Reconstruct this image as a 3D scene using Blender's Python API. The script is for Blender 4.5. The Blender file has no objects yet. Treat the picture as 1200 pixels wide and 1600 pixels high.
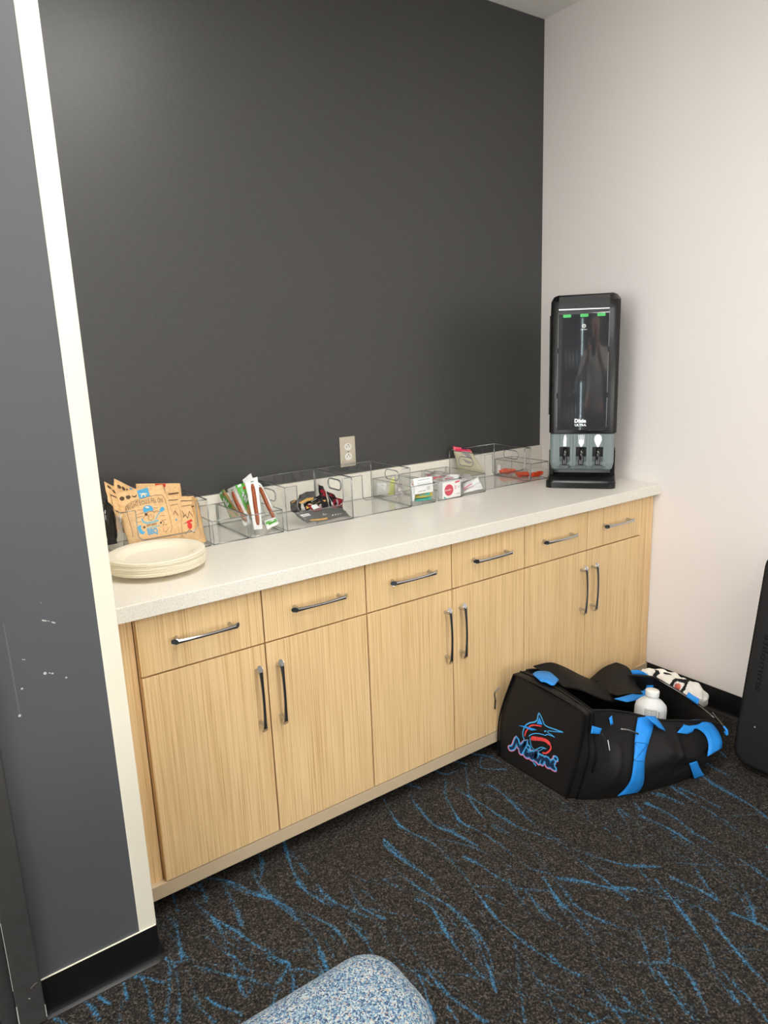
import bpy, bmesh, math, random
import numpy as np
from mathutils import Vector, Matrix
S = bpy.context.scene
COL = S.collection
random.seed(4)
PI = math.pi

# ------------------------------------------------------------------ camera
cd = bpy.data.cameras.new('camera'); cam = bpy.data.objects.new('camera', cd); COL.objects.link(cam); S.camera = cam
cd.sensor_width = 36; cd.sensor_fit = 'AUTO'; cd.lens = 1104.08 / 1600 * 36; cd.clip_start = .02
def cam_axes(y, p, r):
    y, p, r = map(math.radians, (y, p, r))
    f = Vector((-math.sin(y)*math.cos(p), math.cos(y)*math.cos(p), math.sin(p)))
    a = Vector((math.cos(y), math.sin(y), 0)); b = a.cross(f)
    return a*math.cos(r)+b*math.sin(r), -a*math.sin(r)+b*math.cos(r), f
R_, U_, F_ = cam_axes(-34.9843, -12.7764, -2.2026)
CAM = Vector((-2.6175, -2.3836, 1.4973))
cam.matrix_world = Matrix(((R_.x, U_.x, -F_.x, CAM.x), (R_.y, U_.y, -F_.y, CAM.y), (R_.z, U_.z, -F_.z, CAM.z), (0, 0, 0, 1)))

# ------------------------------------------------------------------ world, exposure, lamp power
W = bpy.data.worlds.new('world'); S.world = W; W.use_nodes = True
W.node_tree.nodes['Background'].inputs[0].default_value = (.9, .95, 1, 1)
W.node_tree.nodes['Background'].inputs[1].default_value = .3
S.view_settings.view_transform = 'Standard'; S.view_settings.look = 'None'
S.view_settings.exposure = 1.12; S.view_settings.gamma = 1; S.view_settings.use_curve_mapping = False
LAMP = 7.0            # emission of every ceiling panel
LAMP_COL = (1, .98, .95, 1)
# centre x, centre y, size x, size y of the ceiling panels
PANELS = [(-1.75, -1.5, .6, 1.2), (-1.75, -3.3, .6, 1.2), (-4.3, -1.9, .6, 1.2), (-4.3, -4.4, .6, 1.2)]
H = 2.875             # ceiling height
FILL = 50             # each area light added behind the camera to fill wall and ceiling, watts
S.cycles.transparent_max_bounces = 48; S.cycles.max_bounces = 10; S.cycles.diffuse_bounces = 6
for loc, rot, sx in (((-5.93, -2.1, 1.5), (0, -math.pi/2, 0), 2.2), ((-2.4, -6.53, 1.5), (math.pi/2, 0, math.pi), 3.0)):
    ld = bpy.data.lights.new('fill_light', 'AREA'); ld.shape = 'RECTANGLE'; ld.size = 1.7 if sx == 2.2 else sx; ld.size_y = sx if sx == 2.2 else 1.7
    ld.energy = FILL; ld.color = (.97, .985, 1); lo = bpy.data.objects.new('fill_light', ld); COL.objects.link(lo); lo.location = loc; lo.rotation_euler = rot

# ------------------------------------------------------------------ materials
def lin(c):
    return tuple(((v/255)/12.92 if v/255 <= .04045 else (((v/255)+.055)/1.055)**2.4) for v in c) + (1,)
def mat(name, col, rough=.5, metal=0, trans=0, spec=.5, emit=0, ior=1.45, coat=0):
    m = bpy.data.materials.new(name); m.use_nodes = True
    b = m.node_tree.nodes['Principled BSDF']
    b.inputs['Base Color'].default_value = lin(col); b.inputs['Roughness'].default_value = rough
    b.inputs['Metallic'].default_value = metal; b.inputs['Transmission Weight'].default_value = trans
    b.inputs['Specular IOR Level'].default_value = spec; b.inputs['IOR'].default_value = ior
    b.inputs['Coat Weight'].default_value = coat
    if emit: b.inputs['Emission Color'].default_value = lin(col); b.inputs['Emission Strength'].default_value = emit
    return m
def nd(m, t, **k):
    n = m.node_tree.nodes.new(t)
    for a, v in k.items(): setattr(n, a, v)
    return n
def lk(m, a, b): m.node_tree.links.new(a, b)
def bsdf(m): return m.node_tree.nodes['Principled BSDF']
def ramp(m, stops):
    r = nd(m, 'ShaderNodeValToRGB'); e = r.color_ramp.elements
    while len(e) < len(stops): e.new(.5)
    for x, (p, c) in zip(e, stops): x.position = p; x.color = c
    return r
def coords(m, scale, rand=False):
    t = nd(m, 'ShaderNodeNewGeometry'); mp = nd(m, 'ShaderNodeMapping'); mp.inputs['Scale'].default_value = scale
    if rand:
        oi = nd(m, 'ShaderNodeObjectInfo'); ml = nd(m, 'ShaderNodeVectorMath', operation='SCALE')
        ml.inputs[0].default_value = (7, 3, 9); lk(m, oi.outputs['Random'], ml.inputs['Scale'])
        ad = nd(m, 'ShaderNodeVectorMath', operation='ADD'); lk(m, t.outputs['Position'], ad.inputs[0]); lk(m, ml.outputs[0], ad.inputs[1])
        lk(m, ad.outputs[0], mp.inputs['Vector'])
    else: lk(m, t.outputs['Position'], mp.inputs['Vector'])
    return mp.outputs[0]
def noise(m, vec, scale, detail=2, dist=0):
    n = nd(m, 'ShaderNodeTexNoise'); n.inputs['Scale'].default_value = scale; n.inputs['Detail'].default_value = detail
    n.inputs['Distortion'].default_value = dist; lk(m, vec, n.inputs['Vector']); return n.outputs['Fac']
def bump(m, h, strength, dist=.001):
    b = nd(m, 'ShaderNodeBump'); b.inputs['Strength'].default_value = strength; b.inputs['Distance'].default_value = dist
    lk(m, h, b.inputs['Height']); lk(m, b.outputs[0], bsdf(m).inputs['Normal'])
def speckle(m, a, b, scale, detail=2, lo=.35, hi=.65, bmp=0):
    v = coords(m, (1, 1, 1)); n = noise(m, v, scale, detail); r = ramp(m, [(lo, lin(a)), (hi, lin(b))])
    lk(m, n, r.inputs[0]); lk(m, r.outputs[0], bsdf(m).inputs['Base Color'])
    if bmp: bump(m, n, bmp)
    return m
dark_paint = mat('charcoal wall paint', (66, 66, 66), .38, spec=.5); speckle(dark_paint, (65, 65, 65), (68, 68, 68), 60, bmp=.0)
_v = coords(dark_paint, (1, 1, 1)); bump(dark_paint, noise(dark_paint, _v, 260, 2), .12, .0006)
wing_paint = mat('slate grey wall paint', (84, 86, 89), .48)
_v = coords(wing_paint, (1, 1, 1)); bump(wing_paint, noise(wing_paint, _v, 260, 2), .12, .0006)
white_paint = mat('pale grey wall paint', (230, 224, 219), .6)
_v = coords(white_paint, (1, 1, 1)); bump(white_paint, noise(white_paint, _v, 230, 2), .12, .0006)
ceil_paint = mat('ceiling paint', (236, 234, 229), .8)
far_paint = mat('far wall paint', (222, 219, 214), .8)
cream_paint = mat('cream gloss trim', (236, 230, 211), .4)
rubber = mat('black rubber base', (20, 20, 21), .35)
frame_grey = mat('dark metal frame paint', (66, 65, 64), .4); speckle(frame_grey, (64, 63, 62), (70, 69, 68), 40)
scuff = mat('bare plaster scuff', (200, 200, 196), .8)
scratch = mat('faint scratch', (104, 106, 108), .7)

wood = mat('light oak laminate', (222, 188, 138), .42)
v1 = coords(wood, (230, 230, 2.2), True); v2 = coords(wood, (9, 9, .5), True); v3 = coords(wood, (420, 420, 9), True)
n1 = noise(wood, v1, 1, 4, .4); n2 = noise(wood, v2, 1, 3, 1.2); n3 = noise(wood, v3, 1, 2)
w2 = nd(wood, 'ShaderNodeMath', operation='MULTIPLY'); w2.inputs[1].default_value = 60; lk(wood, n2, w2.inputs[0])
sn = nd(wood, 'ShaderNodeMath', operation='SINE'); lk(wood, w2.outputs[0], sn.inputs[0])
a1 = nd(wood, 'ShaderNodeMath', operation='MULTIPLY_ADD'); a1.inputs[1].default_value = .022; lk(wood, sn.outputs[0], a1.inputs[0]); lk(wood, n1, a1.inputs[2])
a2 = nd(wood, 'ShaderNodeMath', operation='MULTIPLY_ADD'); a2.inputs[1].default_value = .4; lk(wood, n3, a2.inputs[0]); lk(wood, a1.outputs[0], a2.inputs[2])
wv = nd(wood, 'ShaderNodeTexWave'); wv.wave_type = 'BANDS'; wv.bands_direction = 'X'; wv.inputs['Scale'].default_value = 1; wv.inputs['Distortion'].default_value = 5; wv.inputs['Detail'].default_value = 2; wv.inputs['Detail Scale'].default_value = .22
lk(wood, coords(wood, (44, 44, 1.1), True), wv.inputs['Vector'])
a3 = nd(wood, 'ShaderNodeMath', operation='MULTIPLY_ADD'); a3.inputs[1].default_value = -.085; lk(wood, wv.outputs['Fac'], a3.inputs[0]); lk(wood, a2.outputs[0], a3.inputs[2]); a2 = a3
rw = ramp(wood, [(.44, lin((205, 166, 114))), (.56, lin((223, 187, 135))), (.68, lin((231, 197, 146))), (.84, lin((238, 206, 158)))])
lk(wood, a2.outputs[0], rw.inputs[0]); lk(wood, rw.outputs[0], bsdf(wood).inputs['Base Color']); bump(wood, a2.outputs[0], .15, .0004)
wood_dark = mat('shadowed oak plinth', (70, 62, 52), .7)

quartz = mat('white speckled quartz', (228, 224, 214), .22)
vq = coords(quartz, (1, 1, 1)); nq = nd(quartz, 'ShaderNodeTexVoronoi'); nq.inputs['Scale'].default_value = 480; lk(quartz, vq, nq.inputs['Vector'])
rq = ramp(quartz, [(.0, lin((184, 178, 168))), (.10, lin((214, 208, 197))), (.22, lin((236, 231, 219))), (1, lin((242, 237, 225)))])
nq2 = noise(quartz, vq, 420, 1); mq = nd(quartz, 'ShaderNodeMath', operation='MULTIPLY'); lk(quartz, nq.outputs['Distance'], mq.inputs[0]); lk(quartz, nq2, mq.inputs[1])
lk(quartz, mq.outputs[0], rq.inputs[0]); lk(quartz, rq.outputs[0], bsdf(quartz).inputs['Base Color'])

chrome = mat('polished chrome', (190, 190, 190), .12, metal=1)
steel = mat('brushed nickel plate', (205, 196, 178), .35, metal=.6)
ivory = mat('white outlet plastic', (225, 222, 214), .4)
slot_black = mat('slot black', (18, 18, 18), .6)
plate_mat = mat('moulded fibre plate', (240, 232, 210), .6)
_v = coords(plate_mat, (1, 1, 1)); bump(plate_mat, noise(plate_mat, _v, 500, 2), .08, .0004)
black_gloss = mat('gloss black plastic', (14, 14, 15), .07, coat=.6)
black_plastic = mat('satin black plastic', (13, 13, 14), .28)
smoke = mat('smoked front window', (52, 54, 57), .05, coat=1, spec=.8)
grey_plastic = mat('blue grey plastic', (122, 134, 134), .38)
grey_dark = mat('dark blue grey plastic', (84, 94, 95), .4)
silver_plastic = mat('silver plastic back', (160, 161, 162), .35)
green_marker = mat('green indicator', (84, 190, 104), .3, emit=.04)  # unlit green marker plastic, given a faint glow
white_print = mat('white print', (235, 238, 240), .5)
nylon = mat('black nylon', (23, 21, 20), .62, spec=.35)
_v = coords(nylon, (1, 1, 1)); bump(nylon, noise(nylon, _v, 900, 2), .12, .0003)
lining = mat('black bag lining', (9, 8, 8), .6, spec=.25)
webbing = mat('bright blue webbing', (34, 140, 226), .6)
_v = coords(webbing, (1, 1, 1)); bump(webbing, noise(webbing, _v, 700, 2), .25, .0004)
stitch = mat('dark blue stitching', (22, 96, 165), .7)
logo_blue = mat('logo blue thread', (70, 170, 230), .6)
logo_fin = mat('logo fin blue', (40, 150, 235), .6)
logo_red = mat('logo red thread', (235, 75, 75), .6)
logo_pink = mat('logo pink thread', (235, 130, 165), .6)
logo_navy = mat('logo navy thread', (16, 46, 80), .6)
zip_metal = mat('zipper metal', (150, 150, 150), .3, metal=1)
bottle_white = mat('white bottle plastic', (228, 230, 230), .35)
label_grey = mat('grey label print', (120, 125, 128), .6)
towel_white = mat('white jersey cloth', (236, 232, 224), .85)
_v = coords(towel_white, (1, 1, 1)); bump(towel_white, noise(towel_white, _v, 300, 2), .2, .001)
cloth_black = mat('black print', (18, 18, 20), .8)
cloth_coral = mat('coral print', (214, 110, 90), .8)
case_black = mat('black padded case', (22, 22, 23), .75)
speckle(case_black, (20, 20, 21), (27, 27, 28), 500, 3, bmp=.2)
kraft = mat('kraft paper pouch', (218, 180, 128), .55); speckle(kraft, (214, 172, 118), (226, 188, 136), 120, 3, bmp=.15)
ink = mat('dark brown ink', (84, 62, 44), .7)
ink_blue = mat('blue ink', (72, 158, 200), .6)
ink_teal = mat('pale blue ink', (120, 175, 190), .6)
ink_red = mat('red ink', (214, 52, 38), .6)
cream_ink = mat('cream ink', (240, 222, 190), .6)
film_black = mat('glossy black film', (24, 23, 24), .25)
film_grey = mat('dark grey film', (76, 76, 75), .3)
film_red = mat('dark red film', (136, 22, 36), .3)
film_gold = mat('gold film', (206, 160, 84), .35)
film_white = mat('white glossy film', (232, 234, 232), .3)
film_green = mat('leaf green film', (78, 168, 52), .35)
film_teal = mat('teal film', (70, 178, 164), .35)
film_olive = mat('olive film', (176, 168, 60), .4)
film_lime = mat('yellow green film', (196, 204, 110), .4)
film_silver = mat('silvery film', (190, 182, 180), .25, metal=.35)
film_beige = mat('beige pouch film', (205, 196, 168), .35)
film_pink = mat('pink film', (228, 50, 92), .35)
film_orange = mat('orange film', (235, 78, 36), .25)
film_tan = mat('tan film', (216, 160, 110), .4)
meat = mat('brown smoked meat', (150, 72, 34), .35); speckle(meat, (128, 56, 26), (170, 88, 44), 200, 3, bmp=.3)
card_white = mat('white card', (240, 238, 236), .5)
mag_red = mat('crimson print', (206, 62, 86), .5)
tweed = mat('blue tweed', (120, 150, 180), .9)
vt = coords(tweed, (1, 1, 1))
vo = nd(tweed, 'ShaderNodeTexVoronoi'); vo.distance = 'CHEBYCHEV'; vo.inputs['Scale'].default_value = 520; tn = nd(tweed, 'ShaderNodeTexNoise'); tn.inputs['Scale'].default_value = 160; tn.inputs['Detail'].default_value = 3; lk(tweed, vt, tn.inputs['Vector'])
tm = nd(tweed, 'ShaderNodeVectorMath', operation='MULTIPLY_ADD'); tm.inputs[1].default_value = (.006, .006, .006); lk(tweed, tn.outputs['Color'], tm.inputs[0]); lk(tweed, vt, tm.inputs[2]); lk(tweed, tm.outputs[0], vo.inputs['Vector'])
rt = ramp(tweed, [(.0, lin((34, 52, 80))), (.22, lin((62, 94, 128))), (.42, lin((98, 132, 156))), (.62, lin((138, 160, 170))), (.86, lin((186, 190, 184))), (.985, lin((168, 146, 130)))])
se = nd(tweed, 'ShaderNodeSeparateColor'); lk(tweed, vo.outputs['Color'], se.inputs[0]); lk(tweed, se.outputs[0], rt.inputs[0]); lk(tweed, rt.outputs[0], bsdf(tweed).inputs['Base Color'])
bt = nd(tweed, 'ShaderNodeBump'); bt.inputs['Strength'].default_value = .8; bt.inputs['Distance'].default_value = .0015; bt.invert = True
lk(tweed, vo.outputs['Distance'], bt.inputs['Height']); lk(tweed, bt.outputs[0], bsdf(tweed).inputs['Normal'])
dark_leg = mat('dark leg wood', (40, 32, 28), .5)

def clear_mat(name, tint, rough, base_mix):
    m = bpy.data.materials.new(name); m.use_nodes = True; nt = m.node_tree; nt.nodes.clear()
    o = nt.nodes.new('ShaderNodeOutputMaterial'); mx = nt.nodes.new('ShaderNodeMixShader'); tr = nt.nodes.new('ShaderNodeBsdfTransparent')
    gl = nt.nodes.new('ShaderNodeBsdfGlossy'); fr = nt.nodes.new('ShaderNodeLayerWeight'); fr.inputs[0].default_value = .5
    pw = nt.nodes.new('ShaderNodeMath'); pw.operation = 'POWER'; pw.inputs[1].default_value = 5      # Schlick, the same from both sides of the sheet
    ad = nt.nodes.new('ShaderNodeMath'); ad.operation = 'MULTIPLY_ADD'; ad.inputs[1].default_value = .7; ad.inputs[2].default_value = base_mix
    tr.inputs[0].default_value = tint; gl.inputs['Roughness'].default_value = rough; gl.inputs[0].default_value = (.95, .96, .96, 1)
    nt.links.new(fr.outputs['Facing'], pw.inputs[0]); nt.links.new(pw.outputs[0], ad.inputs[0]); nt.links.new(ad.outputs[0], mx.inputs[0]); nt.links.new(tr.outputs[0], mx.inputs[1]); nt.links.new(gl.outputs[0], mx.inputs[2])
    nt.links.new(mx.outputs[0], o.inputs[0]); return m
acrylic = clear_mat('clear acrylic sheet', (.982, .984, .984, 1), .04, .028)
acrylic_edge = clear_mat('acrylic moulded edge', (.60, .63, .66, 1), .10, .24)

# ------------------------------------------------------------------ object helpers
def link(o): COL.objects.link(o); return o
def tag(o, label=None, cat=None, group=None, kind=None):
    for k, v in (('label', label), ('category', cat), ('group', group), ('kind', kind)):
        if v: o[k] = v
    return o
def thing(name, label, cat, loc=(0, 0, 0), group=None):
    return tag(link(bpy.data.objects.new(name, None)), label, cat, group) if not loc else _t(name, label, cat, loc, group)
def _t(name, label, cat, loc, group):
    o = bpy.data.objects.new(name, None); link(o); o.location = loc; o.empty_display_size = .05; return tag(o, label, cat, group)
def world_of(o):
    v = Vector((0, 0, 0))
    while o is not None: v += o.location; o = o.parent
    return v
def mk(name, V, Fc, m, parent=None, smooth=False):
    """one mesh object; V in world coordinates"""
    off = world_of(parent) if parent else Vector((0, 0, 0))
    me = bpy.data.meshes.new(name); me.from_pydata([tuple(Vector(v)-off) for v in V], [], Fc); me.update()
    if m: me.materials.append(m)
    if smooth: me.polygons.foreach_set('use_smooth', [True]*len(me.polygons))
    o = bpy.data.objects.new(name, me); link(o)
    if parent: o.parent = parent
    return o
class MB:
    def __init__(s): s.V = []; s.F = []
    def add(s, V, F):
        n = len(s.V); s.V += [tuple(v) for v in V]; s.F += [tuple(i+n for i in f) for f in F]; return s
    def box(s, a, b, bev=0):
        x0, y0, z0 = a; x1, y1, z1 = b
        if not bev:
            return s.add([(x0,y0,z0),(x1,y0,z0),(x1,y1,z0),(x0,y1,z0),(x0,y0,z1),(x1,y0,z1),(x1,y1,z1),(x0,y1,z1)], [(0,3,2,1),(4,5,6,7),(0,1,5,4),(1,2,6,5),(2,3,7,6),(3,0,4,7)])
        bm = bmesh.new(); bmesh.ops.create_cube(bm, size=1)
        for v in bm.verts: v.co = Vector(((x0+x1)/2+v.co.x*(x1-x0), (y0+y1)/2+v.co.y*(y1-y0), (z0+z1)/2+v.co.z*(z1-z0)))
        bmesh.ops.bevel(bm, geom=list(bm.edges), offset=bev, segments=3 if bev > .004 else 2, profile=.5, affect='EDGES')
        bm.verts.index_update(); s.add([v.co.copy() for v in bm.verts], [[v.index for v in f.verts] for f in bm.faces]); bm.free(); return s
    def tube(s, pts, r, n=8, closed=False, cap=True, ry=None, up=None):
        pts = [Vector(p) for p in pts]; N = len(pts); rings = []
        prev = None
        for i, p in enumerate(pts):
            if closed: d = pts[(i+1) % N]-pts[i-1]
            else: d = pts[min(i+1, N-1)]-pts[max(i-1, 0)]
            d.normalize()
            if up is not None: a = Vector(up)-d*Vector(up).dot(d)
            elif prev is None: a = d.orthogonal()
            else: a = prev-d*prev.dot(d)
            a.normalize(); prev = a; b = d.cross(a)
            rr = r[i] if isinstance(r, (list, tuple)) else r
            r2 = (ry[i] if isinstance(ry, (list, tuple)) else ry) if ry else rr
            rings.append([p+a*math.cos(2*PI*k/n)*rr+b*math.sin(2*PI*k/n)*r2 for k in range(n)])
        V = [v for q in rings for v in q]; Fc = []
        for i in range(N if closed else N-1):
            for k in range(n):
                j = (i+1) % N; Fc.append((i*n+k, i*n+(k+1) % n, j*n+(k+1) % n, j*n+k))
        if cap and not closed: Fc += [tuple(range(n))[::-1], tuple((N-1)*n+k for k in range(n))]
        return s.add(V, Fc)
    def lathe(s, prof, c, n=48, M=None):
        V = []; Fc = []; m = len(prof)
        for k in range(n):
            a = 2*PI*k/n
            for r, z in prof:
                p = Vector((r*math.cos(a), r*math.sin(a), z))
                V.append((M @ p if M else p)+Vector(c))
        for k in range(n):
            for i in range(m-1):
                j = (k+1) % n; Fc.append((k*m+i, j*m+i, j*m+i+1, k*m+i+1))
        return s.add(V, Fc)
    def build(s, name, m, parent=None, smooth=False): return mk(name, s.V, s.F, m, parent, smooth)
def autosmooth(o, ang=40):
    me = o.data; me.polygons.foreach_set('use_smooth', [True]*len(me.polygons))
    bm = bmesh.new(); bm.from_mesh(me)
    for e in bm.edges: e.smooth = not (len(e.link_faces) == 2 and e.calc_face_angle(0) > math.radians(ang))
    bm.to_mesh(me); bm.free(); return o
def struct(name, a, b, m, bev=0): return tag(MB().box(a, b, bev).build(name, m), kind='structure')
def crv(P, n):
    """smooth polyline through points"""
    P = [Vector(p) for p in P]; out = []
    for i in range(len(P)-1):
        a, b, c, d = P[max(i-1, 0)], P[i], P[i+1], P[min(i+2, len(P)-1)]
        for k in range(n):
            f = k/n; out.append(.5*(2*b+(c-a)*f+(2*a-5*b+4*c-d)*f*f+(3*b-a-3*c+d)*f**3))
    out.append(P[-1]); return out
def sheet(rows, th, name, m, parent, smooth=True):
    """closed thin cloth/film from a grid of points"""
    R = [[Vector(p) for p in r] for r in rows]; a, b = len(R), len(R[0]); V = []; Fc = []
    Nn = []
    for i in range(a):
        for j in range(b):
            du = R[min(i+1, a-1)][j]-R[max(i-1, 0)][j]; dv = R[i][min(j+1, b-1)]-R[i][max(j-1, 0)]
            n = du.cross(dv); n = n.normalized() if n.length > 1e-12 else Vector((0, 0, 1)); Nn.append(n)
    V = [R[i][j]+Nn[i*b+j]*th/2 for i in range(a) for j in range(b)]+[R[i][j]-Nn[i*b+j]*th/2 for i in range(a) for j in range(b)]; o = a*b
    for i in range(a-1):
        for j in range(b-1):
            q = (i*b+j, (i+1)*b+j, (i+1)*b+j+1, i*b+j+1); Fc.append(q); Fc.append(tuple(k+o for k in q[::-1]))
    E = [(i*b, (i+1)*b) for i in range(a-1)]+[((a-1)*b+j, (a-1)*b+j+1) for j in range(b-1)]+[((i+1)*b+b-1, i*b+b-1) for i in range(a-1)]+[(j+1, j) for j in range(b-1)]
    for p, q in E: Fc.append((q, p, p+o, q+o))
    return mk(name, V, Fc, m, parent, smooth)
_tc = {}
def text2d(s, size=1, bold=0):
    """glyph outlines as flat 2-D triangles, baseline at 0"""
    k = (s, bold)
    if k not in _tc:
        c = bpy.data.curves.new('t', 'FONT'); c.body = s; c.size = 1; c.resolution_u = 2; c.offset = bold; c.fill_mode = 'FRONT'
        o = bpy.data.objects.new('t', c); me = bpy.data.meshes.new_from_object(o)
        _tc[k] = ([v.co.xy.to_tuple() for v in me.vertices], [tuple(p.vertices) for p in me.polygons])
        bpy.data.objects.remove(o); bpy.data.meshes.remove(me); bpy.data.curves.remove(c)
    V, Fc = _tc[k]; return [(x*size, y*size) for x, y in V], Fc
def fill2d(outer, holes=()):
    c = bpy.data.curves.new('f', 'CURVE'); c.dimensions = '2D'; c.fill_mode = 'BOTH'
    for L in [outer]+list(holes):
        sp = c.splines.new('POLY'); sp.points.add(len(L)-1); sp.use_cyclic_u = True
        for p, q in zip(sp.points, L): p.co = (q[0], q[1], 0, 1)
    o = bpy.data.objects.new('f', c); me = bpy.data.meshes.new_from_object(o)
    r = ([v.co.xy.to_tuple() for v in me.vertices], [tuple(p.vertices) for p in me.polygons])
    bpy.data.objects.remove(o); bpy.data.meshes.remove(me); bpy.data.curves.remove(c); return r
def slab(outer, holes, th, fn):
    """flat polygon with holes given a thickness; fn(u, v, w) -> point"""
    V, Fc = fill2d(outer, holes); mb = MB(); mb.add([fn(x, y, 0) for x, y in V], Fc); mb.add([fn(x, y, th) for x, y in V], [f[::-1] for f in Fc])
    for L in [outer]+list(holes):
        n = len(L); mb.add([fn(x, y, 0) for x, y in L]+[fn(x, y, th) for x, y in L], [(i, (i+1) % n, (i+1) % n+n, i+n) for i in range(n)])
    return mb
def rrect(x0, y0, x1, y1, r, n=6):
    out = []
    for cx, cy, a0 in ((x1-r, y1-r, 0), (x0+r, y1-r, 90), (x0+r, y0+r, 180), (x1-r, y0+r, 270)):
        for k in range(n+1):
            a = math.radians(a0+90*k/n); out.append((cx+r*math.cos(a), cy+r*math.sin(a)))
    return out
def stroke2d(pts, w, closed=False, seg=6):
    """2-D line of width w: one mitred strip with a half-round cap at each end"""
    P = []
    for p in pts:
        q = Vector((p[0], p[1]))
        if not P or (q-P[-1]).length > 1e-7: P.append(q)
    if len(P) < 2: return disc2d(P[0].x, P[0].y, w/2, 8)
    V = []; Fc = []; N = len(P)
    D = [(P[i+1]-P[i]).normalized() for i in range(N-1)]
    for i in range(N):
        a = D[max(i-1, 0)]; b = D[min(i, N-2)]; n = Vector((-(a+b).y, (a+b).x))
        n = n.normalized() if n.length > 1e-3 else Vector((-a.y, a.x)); c = max(.5, n.dot(Vector((-b.y, b.x))))
        V += [P[i]+n*(w/2/c), P[i]-n*(w/2/c)]
    for i in range(N-1): Fc.append((2*i, 2*i+1, 2*i+3, 2*i+2))
    for p, d in ((P[0], -D[0]), (P[-1], D[-1])):
        a0 = math.atan2(d.y, d.x); k = len(V); V += [p+Vector((math.cos(a0-PI/2+PI*j/6), math.sin(a0-PI/2+PI*j/6)))*w/2 for j in range(7)]; Fc.append(tuple(range(k, k+7)))
    return [(v.x, v.y) for v in V], Fc
def disc2d(cx, cy, r, n=20, ry=None): return [(cx+r*math.cos(2*PI*k/n), cy+(ry or r)*math.sin(2*PI*k/n)) for k in range(n)], [tuple(range(n))]
def copy_tree(o, parent=None):
    c = o.copy(); COL.objects.link(c)
    if parent: c.parent = parent
    for ch in list(o.children): copy_tree(ch, c)
    return c

# ------------------------------------------------------------------ baked measurements (millimetres in world space)
QUADS={'A1':[[-2082,-187,1112],[-1936,-215,1121],[-1907,-272,943],[-2071,-272,954]],'A2':[[-1993,-130,1120],[-1852,-130,1102],[-1857,-160,946],[-2004,-160,962]],'A3':[[-1943,-200,1081],[-1878,-200,1077],[-1899,-255,940],[-1960,-255,941]],'A4':[[-1892,-180,1070],[-1831,-190,1065],[-1841,-250,925],[-1915,-250,928]],'A5':[[-1852,-160,1064],[-1831,-218,1063],[-1831,-265,925],[-1872,-245,925]],'A6':[[-2067,-170,1151],[-2004,-160,1109],[-2038,-200,976],[-2095,-220,1000]],'A7':[[-2101,-190,1150],[-2071,-180,1127],[-2072,-240,1035],[-2110,-250,1067]],'A8':[[-2108,-202,1102],[-2106,-274,1086],[-2106,-274,975],[-2133,-268,973]],'B1':[[-1651,-190,1093],[-1603,-190,1098],[-1633,-262,934],[-1663,-262,935]],'B2':[[-1680,-104,1053],[-1674,-160,1073],[-1654,-230,950],[-1680,-224,944]],'B3':[[-1591,-150,1076],[-1575,-160,1063],[-1573,-274,956],[-1575,-224,942]],'B4':[[-1661,-130,1069],[-1623,-130,1073],[-1624,-200,969],[-1657,-200,967]],'B5':[[-1682,-30,1030],[-1680,-76,1051],[-1669,-170,969],[-1680,-110,951]],'B6':[[-1619,-100,1078],[-1585,-100,1098],[-1575,-176,954],[-1607,-160,948]],'B7':[[-1620,-250,956],[-1575,-246,961],[-1575,-272,944],[-1621,-275,930]],'C1':[[-1499,-220,965],[-1295,-226,947],[-1294,-274,925],[-1467,-270,925]],'C2':[[-1436,-170,1008],[-1369,-160,1013],[-1388,-200,991],[-1480,-220,983]],'C3':[[-1428,-180,975],[-1346,-160,993],[-1354,-200,974],[-1441,-220,956]],'C4':[[-1328,-120,1024],[-1307,-120,1014],[-1329,-200,939],[-1364,-200,945]],'C5':[[-1300,-130,995],[-1295,-176,990],[-1295,-234,949],[-1329,-200,939]],'C6':[[-1297,-160,979],[-1295,-238,980],[-1295,-230,946],[-1324,-200,941]],'C7':[[-1426,-200,976],[-1380,-180,975],[-1371,-230,948],[-1417,-250,943]],'C8':[[-1491,-200,995],[-1444,-180,997],[-1464,-230,966],[-1510,-240,968]],'E1a':[[-979,-245,1014],[-903,-269,1017],[-902,-274,957],[-990,-268,956]],'E1b':[[-981,-235,996],[-956,-235,990],[-995,-270,932],[-1006,-268,933]],'E1c':[[-968,-240,954],[-904,-268,956],[-903,-270,938],[-992,-270,942]],'E1d':[[-1007,-36,976],[-973,-60,972],[-980,-70,925],[-1007,-36,925]],'E1e':[[-975,-90,992],[-955,-90,997],[-966,-110,935],[-1001,-110,930]],'E1f':[[-975,-120,975],[-939,-120,975],[-947,-140,925],[-995,-140,926]],'E1g':[[-953,-220,934],[-903,-258,939],[-910,-270,925],[-995,-270,930]],'E2a':[[-856,-250,975],[-760,-274,981],[-760,-274,925],[-854,-250,925]],'E2b':[[-788,-80,988],[-763,-160,1010],[-763,-208,976],[-812,-160,960]],'E2c':[[-762,-100,1003],[-762,-200,1006],[-762,-254,981],[-764,-160,959]],'E2d':[[-762,-158,993],[-760,-274,1006],[-762,-262,982],[-774,-180,968]],'E3a':[[-683,-200,948],[-628,-234,974],[-629,-246,949],[-716,-240,933]],'E3b':[[-719,-240,928],[-629,-246,954],[-628,-264,927],[-736,-262,925]],'E3c':[[-661,-80,966],[-629,-188,980],[-628,-214,958],[-687,-160,951]],'F1':[[-586,-29,1080],[-512,-60,1061],[-586,-233,980],[-586,-68,947]],'G1':[[-316,-32,939],[-240,-60,938],[-251,-100,929],[-317,-62,929]],'G2':[[-250,-170,929],[-223,-230,944],[-224,-212,929],[-299,-220,929]],'G3':[[-319,-30,968],[-302,-35,961],[-312,-45,929],[-319,-30,929]],'G4':[[-293,-120,931],[-237,-150,929],[-271,-190,929],[-311,-150,929]]}
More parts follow.
